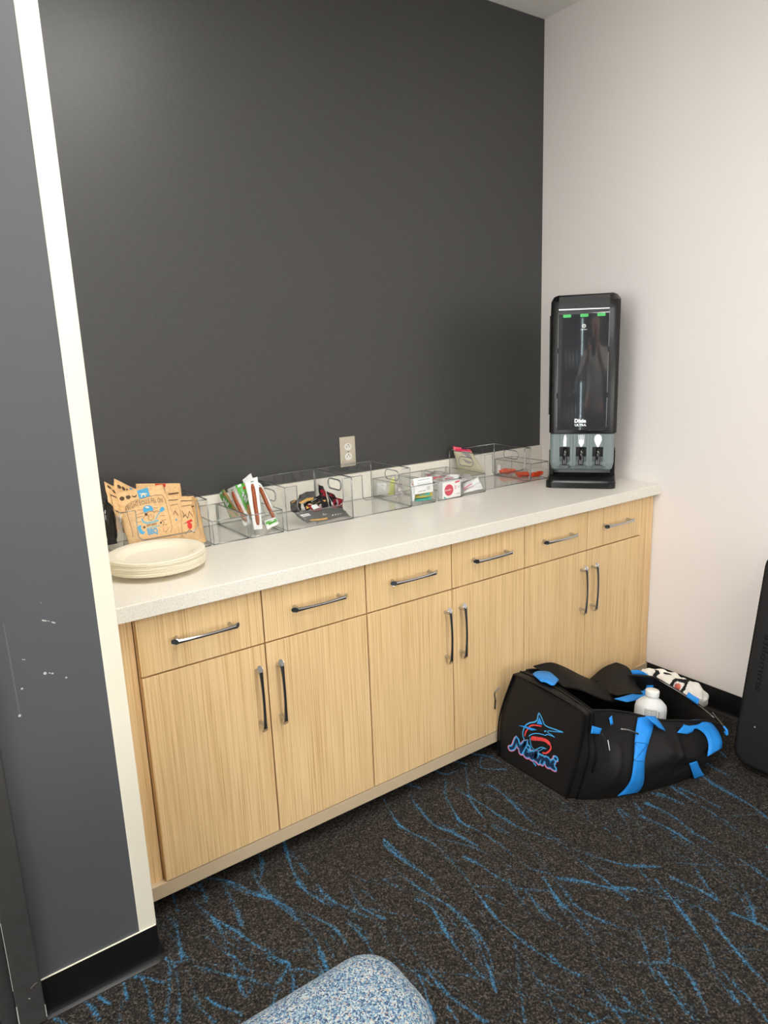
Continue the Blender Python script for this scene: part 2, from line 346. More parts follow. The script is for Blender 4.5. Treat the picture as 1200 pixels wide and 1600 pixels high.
HOMO=[0.0010604667, -0.00034569738, 0.058720821, -0.0001125165, -0.00094401339, 1.3588932, 4.8707354e-05, 3.2010984e-05]
RIBS={'side_strap':[[[-670,-1068,245],[-599,-1085,233]],[[-702,-1084,223],[-649,-1112,214]],[[-735,-1104,197],[-694,-1128,185]],[[-759,-1120,173],[-721,-1138,162]],[[-777,-1132,151],[-737,-1145,139]],[[-787,-1132,91],[-733,-1143,70]],[[-789,-1113,46],[-732,-1134,36]],[[-801,-1093,12],[-734,-1122,13]]],'strap_tail':[[[-678,-1100,267],[-622,-1100,247]],[[-662,-1120,246],[-614,-1120,224]],[[-643,-1130,225],[-600,-1130,195]]],'handle_right':[[[-570,-1154,190],[-525,-1165,173]],[[-528,-1147,195],[-496,-1167,173]],[[-460,-1124,183],[-480,-1166,179]],[[-380,-1150,166],[-456,-1171,165]],[[-360,-1179,136],[-439,-1184,143]],[[-380,-1211,113],[-441,-1197,112]],[[-390,-1216,91],[-461,-1206,82]]],'lower':[[[-551,-1194,84],[-520,-1203,86]],[[-534,-1196,47],[-500,-1205,50]],[[-505,-1190,4],[-458,-1198,4]]],'back_loop':[[[-300,-755,187],[-280,-765,128]],[[-251,-775,185],[-242,-780,142]],[[-225,-800,167],[-221,-790,136]],[[-224,-830,143],[-242,-810,136]],[[-284,-860,135],[-279,-830,130]],[[-384,-880,143],[-398,-860,162]],[[-494,-900,175],[-545,-880,197]]],'top_strap':[[[-902,-800,379],[-945,-880,394]],[[-844,-770,360],[-923,-880,385]],[[-786,-770,340],[-907,-900,376]],[[-755,-770,315],[-812,-840,344]]],'tab_a':[[[-891,-1050,286],[-901,-1053,263]],[[-847,-1054,262],[-862,-1059,249]]],'tab_b':[[[-794,-1043,276],[-797,-1052,255]],[[-777,-1040,278],[-784,-1052,255]]],'tab_c':[[[-245,-996,173],[-255,-993,154]],[[-245,-1018,166],[-255,-1018,148]],[[-245,-1042,162],[-255,-1042,141]]]}
LOGO={'blue':[([-7940,1330,-7870,1420,-7850,1550,-7900,1740,-8000,1930,-8170,2090,-8400,2230,-8520,2360,-8560,2530,-8610,2650,-8710,2550,-8780,2440,-8860,2330,-9020,2310,-9280,2350,-9650,2400],16),([-9650,2400,-9420,2310,-9170,2220,-9030,2170,-9000,2100,-9170,2090,-9300,2060],10),([-9300,2060,-9170,2050,-8980,2010,-8900,1940,-8770,1920,-8570,1860,-8380,1770,-8230,1660,-8150,1560],11),([-8200,1530,-8220,1370,-8280,1230,-8410,1160,-8560,1270,-8700,1390,-8820,1440,-8940,1450],11),([-8570,1160,-8680,1270,-8820,1400,-8940,1450],9),([-8340,780,-8370,640,-8490,570],14),([-8380,820,-8440,660,-8490,570],12),([-8870,2080,-8920,2120],18)],'red':[([-7960,1500,-8000,1660,-8100,1830,-8200,1980,-8370,2100,-8570,2170,-8710,2210],18),([-8820,1730,-8990,1760,-9090,1710,-9160,1640,-9150,1540,-9060,1400,-8950,1290,-8810,1230],22),([-8270,1480,-8290,1620],13),([-8320,1500,-8330,1640],13),([-8360,1520,-8370,1660],13),([-8410,1530,-8420,1670],13),([-8450,1550,-8460,1690],13),([-8490,1570,-8500,1700],13),([-8540,1590,-8550,1720],13),([-8580,1610,-8590,1730],13),([-8620,1620,-8640,1750],13),([-8660,1640,-8680,1760],13),([-8710,1660,-8720,1780],13),([-8740,1670,-8770,1790],13),([-8790,1680,-8810,1800],13),([-8830,1700,-8860,1810],13),([-8860,1700,-8910,1820],13),([-8890,1710,-8940,1820],13),([-8930,1710,-8980,1820],13),([-8950,1710,-9030,1820],13),([-8980,1700,-9060,1800],13),([-9020,1690,-9090,1790],13),([-9050,1680,-9120,1780],13),([-9060,1670,-9150,1750],13)],'fin':[[-7650,1770,-7900,1870,-8170,1930,-8370,1970,-8530,1990,-8280,1850,-7970,1820],[-8520,2220,-8640,2520,-8790,2300]],'M':[[-7260,690,-7430,820,-7590,1190,-7730,930,-8020,1260,-7790,780],[-8080,1020,-8000,810,-8070,770,-8210,880,-8250,960],[-8490,1040,-8360,1020,-8250,870,-8310,800,-8450,920,-8530,1070,-8480,870,-8590,850,-8680,970],[-8710,1060,-8620,800],[-8680,990,-8830,1070,-8840,1000,-8780,840],[-8830,980,-9000,1110,-9070,1070,-9010,920,-9070,880,-9210,1020,-9270,1120],[-9310,1160,-9210,960,-9240,910,-9350,910],[-8130,1140,-8160,1150],[-9380,1300,-9410,1310]]}
STROKES=[[-1420,-606,-1455,-728,-1451,-791,-1435,-852,-1428,-914,-1433,-972,-1448,-1060,-1470,-1151,-1483,-1226,-1482,-1307,-1474,-1375,-1465,-1430,-1452,-1468],[-1538,-771,-1537,-855,-1534,-960,-1539,-1082,-1550,-1174,-1581,-1256,-1614,-1327,-1640,-1375],[-1592,-847,-1586,-936,-1574,-1025,-1555,-1100,-1557,-1155,-1580,-1231,-1614,-1304],[-1610,-1027,-1597,-1082,-1619,-1162,-1633,-1241,-1639,-1330],[-1335,-639,-1357,-721,-1368,-818,-1345,-885,-1329,-973],[-1175,-647,-1234,-708,-1270,-791,-1292,-857,-1276,-930,-1270,-1010,-1275,-1095,-1268,-1152,-1241,-1190],[-1186,-651,-1185,-735,-1176,-822,-1173,-910,-1162,-1000,-1135,-1070,-1117,-1131,-1099,-1190,-1068,-1258,-1041,-1305,-974,-1366],[-1075,-638,-1147,-730,-1197,-805,-1219,-884],[-1048,-660,-1102,-743,-1080,-784,-1084,-851,-1104,-944,-1117,-1026,-1117,-1131,-1131,-1191,-1137,-1255,-1142,-1315,-1150,-1385],[-1223,-932,-1208,-1003,-1207,-1096,-1238,-1175,-1260,-1254,-1279,-1314,-1274,-1375,-1247,-1436,-1233,-1474,-1246,-1539,-1246,-1575,-1234,-1602,-1245,-1633,-1274,-1676,-1310,-1720],[-1393,-985,-1379,-1040,-1374,-1102,-1360,-1153,-1345,-1188,-1300,-1230],[-1450,-1090,-1398,-1139,-1352,-1182],[-1345,-1188,-1361,-1250,-1368,-1302,-1363,-1353],[-1354,-1134,-1377,-1194,-1398,-1250,-1442,-1325],[-1270,-1191,-1302,-1267,-1308,-1306,-1314,-1344,-1346,-1431],[-1241,-1214,-1194,-1267,-1157,-1327,-1106,-1374,-1072,-1431,-1045,-1482,-1023,-1534,-1032,-1576],[-915,-1052,-965,-1106],[-955,-907,-959,-995,-969,-1083],[-847,-1127,-890,-1196,-960,-1264],[-957,-1162,-962,-1225],[-1028,-1340,-1050,-1387,-1109,-1446,-1153,-1495,-1204,-1547,-1246,-1575],[-1189,-1433,-1226,-1479,-1275,-1541],[-1291,-1552,-1311,-1583],[-1431,-1479,-1448,-1521,-1460,-1575,-1466,-1606],[-1373,-1453,-1401,-1513,-1416,-1578,-1428,-1629],[-1458,-1382,-1462,-1427,-1443,-1470],[-1499,-1300,-1545,-1356,-1604,-1423,-1643,-1471],[-1506,-1307,-1527,-1371,-1543,-1438,-1580,-1519],[-1537,-1453,-1523,-1517,-1507,-1559],[-1713,-1076,-1723,-1159,-1733,-1236,-1736,-1312,-1721,-1386,-1712,-1418],[-1752,-1072,-1773,-1157,-1763,-1236,-1788,-1304,-1804,-1347],[-1758,-1337,-1764,-1378],[-1757,-1228,-1749,-1268],[-839,-1134,-859,-1220,-890,-1310,-882,-1369,-894,-1428,-936,-1492,-963,-1545],[-818,-1192,-804,-1264,-805,-1330,-811,-1408,-830,-1478,-860,-1551,-918,-1609,-965,-1642],[-977,-1584,-961,-1631,-954,-1669],[-985,-1414,-970,-1465,-962,-1517,-963,-1545],[-983,-1423,-965,-1499],[-827,-1312,-840,-1385,-864,-1469,-901,-1564,-961,-1631],[-745,-1165,-739,-1255,-760,-1356,-759,-1448,-766,-1529,-780,-1582],[-602,-1166,-616,-1246,-628,-1343,-639,-1432,-650,-1516],[-467,-1203,-485,-1306,-494,-1386,-518,-1450],[-644,-1330,-648,-1407,-671,-1527],[-1026,-1390,-1075,-1501,-1110,-1568,-1149,-1626,-1189,-1665,-1206,-1707,-1221,-1738],[-1052,-1587,-1078,-1644,-1102,-1697,-1119,-1752],[-1289,-1577,-1312,-1626,-1335,-1681,-1339,-1707],[-1365,-1585,-1391,-1628,-1401,-1660],[-1356,-1478,-1314,-1523,-1246,-1575],[-1168,-1670,-1183,-1725,-1209,-1797],[-667,-1161,-655,-1248],[-1307,-1672,-1336,-1705],[-1638,-912,-1620,-981],[-1550,-789,-1546,-883,-1528,-998],[-1410,-900,-1440,-966,-1406,-949],[-1447,-1139,-1434,-1201],[-1550,-1161,-1568,-1266,-1608,-1331],[-2111,-648,-2096,-725,-2079,-777,-2058,-830,-2041,-890,-2022,-928,-1989,-961,-1939,-993],[-2026,-937,-2013,-976,-1998,-1020,-1985,-1065,-1975,-1113],[-2093,-745,-2092,-795,-2102,-851,-2107,-893,-2119,-955],[-2155,-676,-2143,-748,-2125,-810,-2112,-867,-2098,-907,-2089,-957],[-2200,-850,-2175,-884,-2149,-918,-2119,-955,-2089,-992,-2066,-1030,-2039,-1067,-2012,-1104],[-2052,-878,-2068,-930,-2086,-980],[-2010,-982,-2000,-1004,-2043,-1034],[-1999,-991,-2006,-1035,-2033,-1095],[-2049,-1046,-2080,-1078,-2103,-1104],[-2192,-643,-2185,-699,-2194,-756,-2206,-817],[-2220,-663,-2208,-722,-2201,-775,-2198,-823],[-2245,-786,-2227,-819,-2196,-832],[-2239,-813,-2266,-890,-2301,-965],[-2232,-826,-2247,-904,-2277,-989],[-2212,-862,-2217,-928,-2223,-981,-2209,-1041],[-2076,-586,-2077,-642,-2086,-671],[-2024,-646,-2027,-709,-2030,-768,-2039,-812],[-2009,-638,-1990,-691,-1951,-749,-1922,-799,-1909,-854,-1909,-887,-1905,-932,-1907,-978,-1917,-1024,-1929,-1073,-1938,-1115],[-1937,-694,-1931,-756,-1921,-809],[-1900,-860,-1878,-886,-1864,-923,-1848,-968,-1848,-1024,-1862,-1110],[-1904,-900,-1931,-960,-1937,-1009,-1942,-1056,-1938,-1115],[-1988,-1027,-1958,-1065,-1938,-1115],[-1844,-767,-1840,-817,-1824,-866,-1813,-910],[-1803,-808,-1804,-864,-1793,-908,-1770,-961,-1748,-1021,-1749,-1069],[-1809,-982,-1801,-1037,-1806,-1080,-1815,-1118],[-1732,-873,-1747,-926,-1745,-972,-1723,-1032],[-1710,-909,-1705,-959,-1700,-999],[-2120,-968,-2126,-1004,-2119,-1022,-2098,-999],[-2285,-834,-2270,-860],[-2202,-965,-2188,-1002,-2153,-1054],[-2149,-1056,-2167,-1074],[-1304,-581,-1282,-635],[-1173,-573,-1161,-621,-1111,-635],[-980,-621,-1030,-675,-969,-736],[-1080,-581,-1057,-626],[-1003,-575,-957,-640,-954,-696],[-1879,-586,-1893,-637,-1927,-686],[-1925,-638,-1936,-695,-1933,-761,-1922,-837,-1910,-888],[-2048,-583,-2004,-634,-1964,-721,-1944,-752],[-2022,-652,-2026,-718,-2038,-789],[-2113,-651,-2101,-704,-2091,-748],[-1789,-573,-1815,-654,-1835,-733,-1837,-812],[-1798,-632,-1802,-751],[-2152,-590,-2162,-657],[-2077,-569,-2077,-617,-2084,-673],[-2111,-567,-2091,-606],[-463,-1199,-480,-1242,-488,-1300,-489,-1351],[-274,-1157,-294,-1191],[-379,-1160,-390,-1223,-385,-1285],[-681,-1146,-671,-1196,-661,-1255],[-776,-1143,-795,-1179],[-842,-1121,-846,-1147],[-589,-1187,-580,-1248,-582,-1327],[-2516,-788,-2492,-827],[-2442,-792,-2431,-822,-2424,-869],[-2413,-793,-2395,-839],[-2350,-802,-2357,-852],[-2329,-795,-2303,-815,-2279,-851],[-2310,-810,-2312,-870,-2326,-949],[-2366,-845,-2389,-901]]
import math
BAG_ST=[ # front floor, front belly, front rim, back rim, back belly, back floor
[(-.925,-.985,0),(-.935,-1.03,.15),(-.93,-1.058,.345),(-.93,-.74,.365),(-.925,-.67,.17),(-.92,-.66,0)],
[(-.87,-1.04,0),(-.87,-1.075,.15),(-.83,-1.03,.31),(-.80,-.71,.33),(-.8,-.665,.16),(-.8,-.665,0)],
[(-.77,-1.095,0),(-.77,-1.13,.13),(-.70,-1.03,.26),(-.65,-.70,.265),(-.65,-.662,.13),(-.65,-.665,0)],
[(-.65,-1.14,0),(-.65,-1.17,.12),(-.60,-1.10,.225),(-.50,-.70,.19),(-.5,-.662,.1),(-.5,-.67,0)],
[(-.55,-1.165,0),(-.55,-1.19,.11),(-.50,-1.14,.2),(-.40,-.72,.165),(-.40,-.68,.08),(-.38,-.68,0)],
[(-.46,-1.175,0),(-.46,-1.20,.10),(-.40,-1.15,.17),(-.32,-.77,.18),(-.29,-.72,.08),(-.28,-.72,0)],
[(-.36,-1.13,0),(-.35,-1.185,.08),(-.29,-1.165,.12),(-.25,-.85,.18),(-.22,-.83,.08),(-.2,-.85,0)]]
def cr(p,t):
    n=len(p)-1; i=min(int(t),n-1); f=t-i
    a=p[max(i-1,0)];b=p[i];c=p[i+1];d=p[min(i+2,n)]
    return tuple(.5*(2*b[k]+(c[k]-a[k])*f+(2*a[k]-5*b[k]+4*c[k]-d[k])*f*f+(3*b[k]-a[k]-3*c[k]+d[k])*f**3) for k in range(3))
def bag_front(u,v): return cr([cr([s[k] for s in BAG_ST],u) for k in (0,1,2)],v)
def bag_back(u,v): return cr([cr([s[k] for s in BAG_ST],u) for k in (3,4,5)],v)
BAG_FOLDS=[(-.87,.03,-.80,.19,.010,.006),(-.63,.15,-.44,.055,.014,.010),(-.60,.07,-.43,.095,.012,-.008),(-.56,.19,-.61,.11,.010,.006),(-.84,.24,-.74,.12,.012,.005),(-.80,.03,-.66,.09,.016,-.007),(-.52,.03,-.40,.07,.012,.007)]
def bag_wr(p,k=1.):
    x,y,z=p
    q=(math.sin(x*23+z*17+y*5)*.5+math.sin(x*41-z*33+1.3)*.3+math.sin(z*52+x*13+y*9)*.25)*.0075
    for a,b,c,d,w,h in BAG_FOLDS:
        L2=(c-a)**2+(d-b)**2; t=((x-a)*(c-a)+(z-b)*(d-b))/L2; tt=min(max(t,0),1)
        dd=(x-a-tt*(c-a))**2+(z-b-tt*(d-b))**2; q+=h*math.exp(-dd/(w*w))
    return q*k


# ------------------------------------------------------------------ the room
XW, YW = -2.251, -.7775          # right end and front face of the partition on the left
struct('wall_back', (-2.252, 0, 0), (0, .12, H), dark_paint)
struct('wall_right', (0, -6.6, 0), (.12, .12, H), white_paint)
struct('wall_front', (-6, -6.72, 0), (.12, -6.6, H), far_paint)
struct('wall_far_left', (-6.12, -6.72, 0), (-6, 0, H), dark_paint)
wl = MB().box((-2.57, YW, 0), (XW, .12, H)).box((-3.52, -.70, 0), (-2.57, .12, H)).box((-3.52, YW, 2.15), (-2.57, -.70, H)).box((-6, YW, 0), (-3.52, .12, H)).build('wall_left', wing_paint)
tag(wl, kind='structure')
def marks(segs, m, name):
    mb = MB()
    for P, w in segs:
        V, Fc = stroke2d(P, w); mb.add([(x, YW-.0006, z) for x, z in V], Fc)
    return mb.build(name, m, wl)
marks([([(-2.476, .972), (-2.475, .93), (-2.4745, .86), (-2.474, .80), (-2.474, .765)], .0028)], scratch, 'scratch')
marks([([(-2.474, .761), (-2.4742, .7605)], .006), ([(-2.402, .961), (-2.396, .958)], .003), ([(-2.396, .959), (-2.388, .955)], .0012), ([(-2.384, .952), (-2.379, .949)], .0028),
       ([(-2.413, .841), (-2.4128, .8405)], .0065), ([(-2.405, .839), (-2.402, .838)], .002), ([(-2.3985, .836), (-2.398, .836)], .004), ([(-2.3725, .818), (-2.372, .818)], .004),
       ([(-2.452, .885), (-2.447, .883)], .0015), ([(-2.462, .82), (-2.461, .82)], .004), ([(-2.4, 1.0), (-2.399, 1.0)], .001)], scuff, 'plaster_scuff')
tag(MB().box((-2.292, -.7795, .1016), (-2.2495, .0, H), .0012).build('trim_1', cream_paint), kind='structure')
# door frame and leaf of the doorway in the partition
fr = MB().box((-2.578, -.793, 0), (-2.521, -.70, 2.2), .003).box((-2.612, -.772, 0), (-2.578, -.70, 2.16), .002).box((-3.57, -.793, 0), (-3.51, -.70, 2.2), .003).box((-3.51, -.793, 2.13), (-2.578, -.70, 2.2), .003).build('door_frame', frame_grey)
fs = MB()
for P, w in (([(-2.5795, .30), (-2.5792, .20), (-2.5795, .12)], .0012), ([(-2.5785, .075), (-2.579, .03), (-2.5785, .006)], .0022), ([(-2.5225, .045), (-2.5228, .012)], .0018), ([(-2.545, .105), (-2.535, .112), (-2.53, .112)], .0009), ([(-2.552, .082), (-2.550, .080)], .0022)):
    V, Fc = stroke2d(P, w); fs.add([(x+.0012, -.7935, z) for x, z in V], Fc)
fs.build('frame_scuff', scuff, fr)
dl = MB().box((-3.50, -.752, .012), (-2.613, -.708, 2.125), .002).build('door_1', frame_grey); tag(dl, kind='structure'); fr.parent = dl
MB().tube([(-3.42, -.752, 1.0), (-3.42, -.80, 1.0), (-3.30, -.80, 1.0)], .011, 10).build('door_handle', chrome, dl, True)
cl = struct('ceiling', (-6.12, -6.72, H), (.12, .12, H+.1), ceil_paint)
# cove base: profile (distance from wall, height)
COVE = [(0, .1016), (.0030, .1016), (.0034, .098), (.0034, .030), (.0045, .016), (.009, .006), (.016, .0015), (.016, 0), (0, 0)]
def cove(name, path, norms):
    mb = MB(); n = len(COVE); V = []; Fc = []
    for p, q in zip(path, norms): V += [(p[0]+q[0]*d, p[1]+q[1]*d, z) for d, z in COVE]
    for i in range(len(path)-1):
        for k in range(n-1): Fc.append((i*n+k, i*n+k+1, (i+1)*n+k+1, (i+1)*n+k))
    Fc += [tuple(range(n)), tuple((len(path)-1)*n+k for k in range(n))[::-1]]
    o = mb.add(V, Fc).build(name, rubber); tag(o, kind='structure'); return autosmooth(o, 50)
cove('baseboard_left', [(-2.521, YW-.0016), (-2.258, YW-.0016), (-2.2515, YW), (XW+.0015, YW+.006), (XW+.0015, -.64)], [(0, -1), (0, -1), (.6, -.8), (1, 0), (1, 0)])
tag(MB().box((-2.521, YW-.0016-.0032, .1016), (-2.2515, YW-.0004, .1025)).build('lip_highlight', cream_paint), kind='structure')  # pale strip standing in for the light caught on the base's top lip
cove('baseboard_right', [(0, -.634), (0, -6.6)], [(-1, 0), (-1, 0)])
cove('baseboard_far', [(0, -6.6), (-6, -6.6)], [(0, 1), (0, 1)])

# carpet: woven blue strokes laid out in floor coordinates (the stroke pattern is flat colour in the pile)
def carpet_image():
    N = 1067; L = 3.2; rng = np.random.default_rng(3)
    I = np.zeros((N, N), np.float32)
    def stamp(P, w, s):
        P = [Vector((p[0], p[1], 0)) for p in P]; Q = crv(P, 14)
        for k, q in enumerate(Q):
            ww = w*(.7+.6*math.sin(k*.11+P[0].x*40)**2); ss = s*(.72+.28*math.sin(k*.07+P[0].y*31))
            cx, cy = (q.x+L)/L*N, (q.y+L)/L*N; r = int(ww/L*N*2.5)+2
            x0, x1, y0, y1 = int(cx)-r, int(cx)+r+1, int(cy)-r, int(cy)+r+1
            if x0 < 0 or y0 < 0 or x1 > N or y1 > N: continue
            yy, xx = np.mgrid[y0:y1, x0:x1]; d2 = ((xx-cx)**2+(yy-cy)**2)*(L/N)**2
            I[y0:y1, x0:x1] = np.maximum(I[y0:y1, x0:x1], ss*np.exp(-d2/(2*(ww*.5)**2)))
    R = random.Random(8)
    for k, s in enumerate(STROKES):
        P = [(s[i]/1000, s[i+1]/1000) for i in range(0, len(s), 2)]
        stamp(P, R.uniform(.0055, .0095), R.uniform(.55, .85))
        if len(P) > 3:      # a thinner strand runs beside every long one
            o = R.choice((-1, 1))*R.uniform(.010, .022); stamp([(x+o*(.4+.25*j), y+o*.5) for j, (x, y) in enumerate(P[:-1])], .0045, R.uniform(.35, .5))
    for k in range(230):      # the pattern goes on outside the photographed patch, and thin strands inside it
        inside = k < 75
        x, y = (R.uniform(-2.3, -.4), R.uniform(-1.7, -.8)) if inside else (R.uniform(-3.2, 0), R.uniform(-3.2, -1.75))
        a = R.uniform(-1.25, -.5) if R.random() < .8 else R.uniform(-2.4, .3); P = [(x, y)]
        for j in range(R.randint(2, 6)):
            a += R.uniform(-.3, .3); x += math.cos(a)*.09; y += math.sin(a)*.09; P.append((x, y))
        stamp(P, R.uniform(.003, .006) if inside else R.uniform(.005, .009), R.uniform(.32, .55) if inside else R.uniform(.6, 1))
    r = rng.random((N, N)).astype(np.float32); g = rng.random((N, N)).astype(np.float32)
    base = np.empty((N, N, 3), np.float32)
    cA, cB, cC = [np.array(c, np.float32)/255 for c in ((20, 18, 17), (48, 44, 40), (112, 103, 94))]
    t = g[..., None]; base[:] = np.where(t < .5, cA+(cB-cA)*t*2, cB+(cC-cB)*(t-.5)**2*4)
    blue = np.array((62, 116, 154), np.float32)/255*(.6+.7*g[..., None]); m = np.clip(I*1.5-r*.92, 0, 1)[..., None]; m = np.clip(m*2.2, 0, 1)
    out = np.ones((N, N, 4), np.float32); out[..., :3] = base*(1-m)+blue*m
    im = bpy.data.images.new('carpet colours', N, N); im.pixels.foreach_set(np.clip(out, 0, 1).ravel()); im.update(); im.pack(); return im
carpet = mat('loop pile carpet', (60, 55, 52), .95, spec=.2)
ti = nd(carpet, 'ShaderNodeTexImage'); ti.image = carpet_image(); ti.interpolation = 'Linear'
cg = nd(carpet, 'ShaderNodeNewGeometry'); cm = nd(carpet, 'ShaderNodeMapping'); cm.inputs['Scale'].default_value = (1/3.2, 1/3.2, 1); cm.inputs['Location'].default_value = (1, 1, 0)
lk(carpet, cg.outputs['Position'], cm.inputs['Vector']); lk(carpet, cm.outputs[0], ti.inputs['Vector']); lk(carpet, ti.outputs['Color'], bsdf(carpet).inputs['Base Color'])
cv = nd(carpet, 'ShaderNodeTexVoronoi'); cv.inputs['Scale'].default_value = 300; lk(carpet, cg.outputs['Position'], cv.inputs['Vector'])
cb = nd(carpet, 'ShaderNodeBump'); cb.invert = True; cb.inputs['Strength'].default_value = .9; cb.inputs['Distance'].default_value = .003
lk(carpet, cv.outputs['Distance'], cb.inputs['Height']); lk(carpet, cb.outputs[0], bsdf(carpet).inputs['Normal'])
struct('floor', (-6.12, -6.72, -.1), (.12, .12, 0), carpet)

# ceiling panels
lampm = bpy.data.materials.new('lit diffuser'); lampm.use_nodes = True; b = bsdf(lampm)
b.inputs['Emission Color'].default_value = LAMP_COL; b.inputs['Emission Strength'].default_value = LAMP; b.inputs['Base Color'].default_value = (.8, .8, .8, 1)
lframe = mat('white lamp frame', (225, 225, 222), .5)
WHERE = ['nearest the charcoal wall above the countertop', 'in the second row on the pale wall side', 'in front of the doorway', 'above the drinks cooler']
for (x, y, sx, sy), w in zip(PANELS, WHERE):
    t = thing('ceiling_light', 'flush rectangular ceiling light panel, '+w, 'light', (x, y, H), 'ceiling light panels')
    MB().box((x-sx/2, y-sy/2, H-.014), (x+sx/2, y+sy/2, H-.004)).build('diffuser', lampm, t)
    f = MB(); e = .02
    f.box((x-sx/2-e, y-sy/2-e, H-.02), (x-sx/2, y+sy/2+e, H)).box((x+sx/2, y-sy/2-e, H-.02), (x+sx/2+e, y+sy/2+e, H)).box((x-sx/2, y-sy/2-e, H-.02), (x+sx/2, y-sy/2, H)).box((x-sx/2, y+sy/2, H-.02), (x+sx/2, y+sy/2+e, H))
    f.build('frame', lframe, t)

# ------------------------------------------------------------------ base cabinets
Z = .914; YD = -.6512; YC = -.6312; PW = .348; S6 = -.0929; ZT = .872
ZDT, ZDB, ZCB = .7039, .1035, .0590
def pull(name, parent, c, vertical, length=.205):
    """bow pull: flared oval ends cut on a slant, two short posts"""
    c = Vector(c); ax = Vector((0, 0, 1)) if vertical else Vector((1, 0, 0)); si = Vector((1, 0, 0)) if vertical else Vector((0, 0, 1)); out = Vector((0, -1, 0))
    N = 22; V = []; Fc = []; n = 14
    for i in range(N+1):
        t = math.sin(PI/2*(-1+2*i/N)); w = .0046+.0040*abs(t)**3; h = .0040+.0024*abs(t)**4
        ctr = c+out*(.0275+.0075*(1-t*t))
        for k in range(n):
            a = 2*PI*k/n; o_ = math.sin(a)*h; lim = length/2-(o_+h)*1.55; al = max(-lim, min(lim, t*length/2))
            if i in (0, N): al = lim*(1 if i else -1)
            V.append(ctr+si*(math.cos(a)*w)+out*o_+ax*al)
    for i in range(N):
        for k in range(n): Fc.append((i*n+k, i*n+(k+1) % n, (i+1)*n+(k+1) % n, (i+1)*n+k))
    Fc += [tuple(range(n))[::-1], tuple(N*n+k for k in range(n))]
    mb = MB().add(V, Fc)
    for s in (-1, 1):
        p = c+ax*(s*length*.39); mb.tube([p, p+out*.012, p+out*.031], [.0062, .0045, .0052], 12)
    return autosmooth(mb.build(name, chrome, parent), 50)
UNIT = ['under the plate stack, nearest the cream wall edge', 'in the middle of the row', 'beside the pale wall, behind the black duffel bag']
for u in range(3):
    x0 = S6-(6-2*u)*PW; xm = x0+PW; x1 = x0+2*PW
    t = thing('base_cabinet', 'light oak two-door base cabinet '+UNIT[u], 'cabinet', (x0, 0, 0), 'base cabinets under the white countertop')
    a, bx = x0, x1
    MB().box((a+.0005, YC, ZCB), (bx-.0005, YC+.018, .16)).box((a+.0005, YC, .16), (a+.018, -.03, ZT)).box((bx-.018, YC, .16), (bx-.0005, -.03, ZT)).box((a+.018, -.045, .16), (bx-.018, -.03, ZT)).box((a+.0005, YC+.018, ZCB), (bx-.0005, -.03, .075)).build('carcass', wood, t)
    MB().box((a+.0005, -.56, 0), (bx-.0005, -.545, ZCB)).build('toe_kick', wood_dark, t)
    g = .0021
    for k, (p, q) in enumerate(((a, xm), (xm, bx))):
        d = MB().box((p+g, YD, ZDB), (q-g, YC-.0005, ZDT), .0008).build('door', wood, t)
        hx = q-.033 if k == 0 else p+.033
        pull('handle', d, (hx, YD, .553), True)
        dr = MB().box((p+g, YD, ZDT+.0048), (q-g, YC-.0005, ZT-.0035), .0008).build('drawer', wood, t)
        pull('handle', dr, ((p+q)/2, YD, .7915), False, .19)
t = tag(MB().box((XW+.002, YC, ZCB), (S6-6*PW-.0025, YC+.018, ZT), .0005).build('filler_strip', wood), 'narrow recessed oak filler strip between cream wall edge and first cabinet', 'filler strip')
t = tag(MB().box((S6+.0025, YC-.012, ZCB), (-.003, YC+.018, ZT), .0005).build('filler_strip', wood), 'oak filler strip at the pale wall end of the cabinets', 'filler strip')
rail_m = mat('greyed oak edge band', (196, 176, 146), .5)
tag(MB().box((XW+.002, YD+.0005, .0590), (-.003, YC-.0006, .1005), .0005).build('bottom_rail', rail_m), 'long pale oak bottom rail running under all the cabinet doors', 'rail')
ct = thing('countertop', 'white speckled quartz countertop running wall to wall over the oak cabinets', 'countertop', (-1.1, -.33, ZT))
MB().box((XW+.001, -.6754, ZT), (-.001, -.0005, Z), .002).build('slab', quartz, ct)
MB().box((XW+.001, -.0175, Z+.0003), (-.001, -.0005, 1.0228), .0015).build('backsplash', quartz, ct)

# ------------------------------------------------------------------ outlet
o = thing('wall_outlet', 'metal duplex outlet plate on the charcoal wall behind the clear bins', 'outlet', (-1.118, 0, 1.114))
MB().box((-1.1545, -.0065, 1.0535), (-1.0815, -.0002, 1.1735), .0025).build('plate', steel, o)
for zc in (1.133, 1.094):
    V, Fc = disc2d(-1.118, zc, .0172, 28, .0145)
    mb = MB().add([(x, -.0085, z) for x, z in V]+[(x, -.0055, z) for x, z in V], [Fc[0]]+[(i, (i+1) % 28, (i+1) % 28+28, i+28) for i in range(28)])
    r = mb.build('receptacle', ivory, o)
    MB().box((-1.1255, -.0089, zc-.004), (-1.1235, -.0086, zc+.005)).box((-1.1125, -.0089, zc-.003), (-1.1105, -.0086, zc+.004)).box((-1.119, -.0089, zc+.0055), (-1.115, -.0086, zc+.010)).build('slot', slot_black, r)
MB().tube([(-1.118, -.0062, 1.1135), (-1.118, -.008, 1.1135)], .003, 12).build('screw', chrome, o)

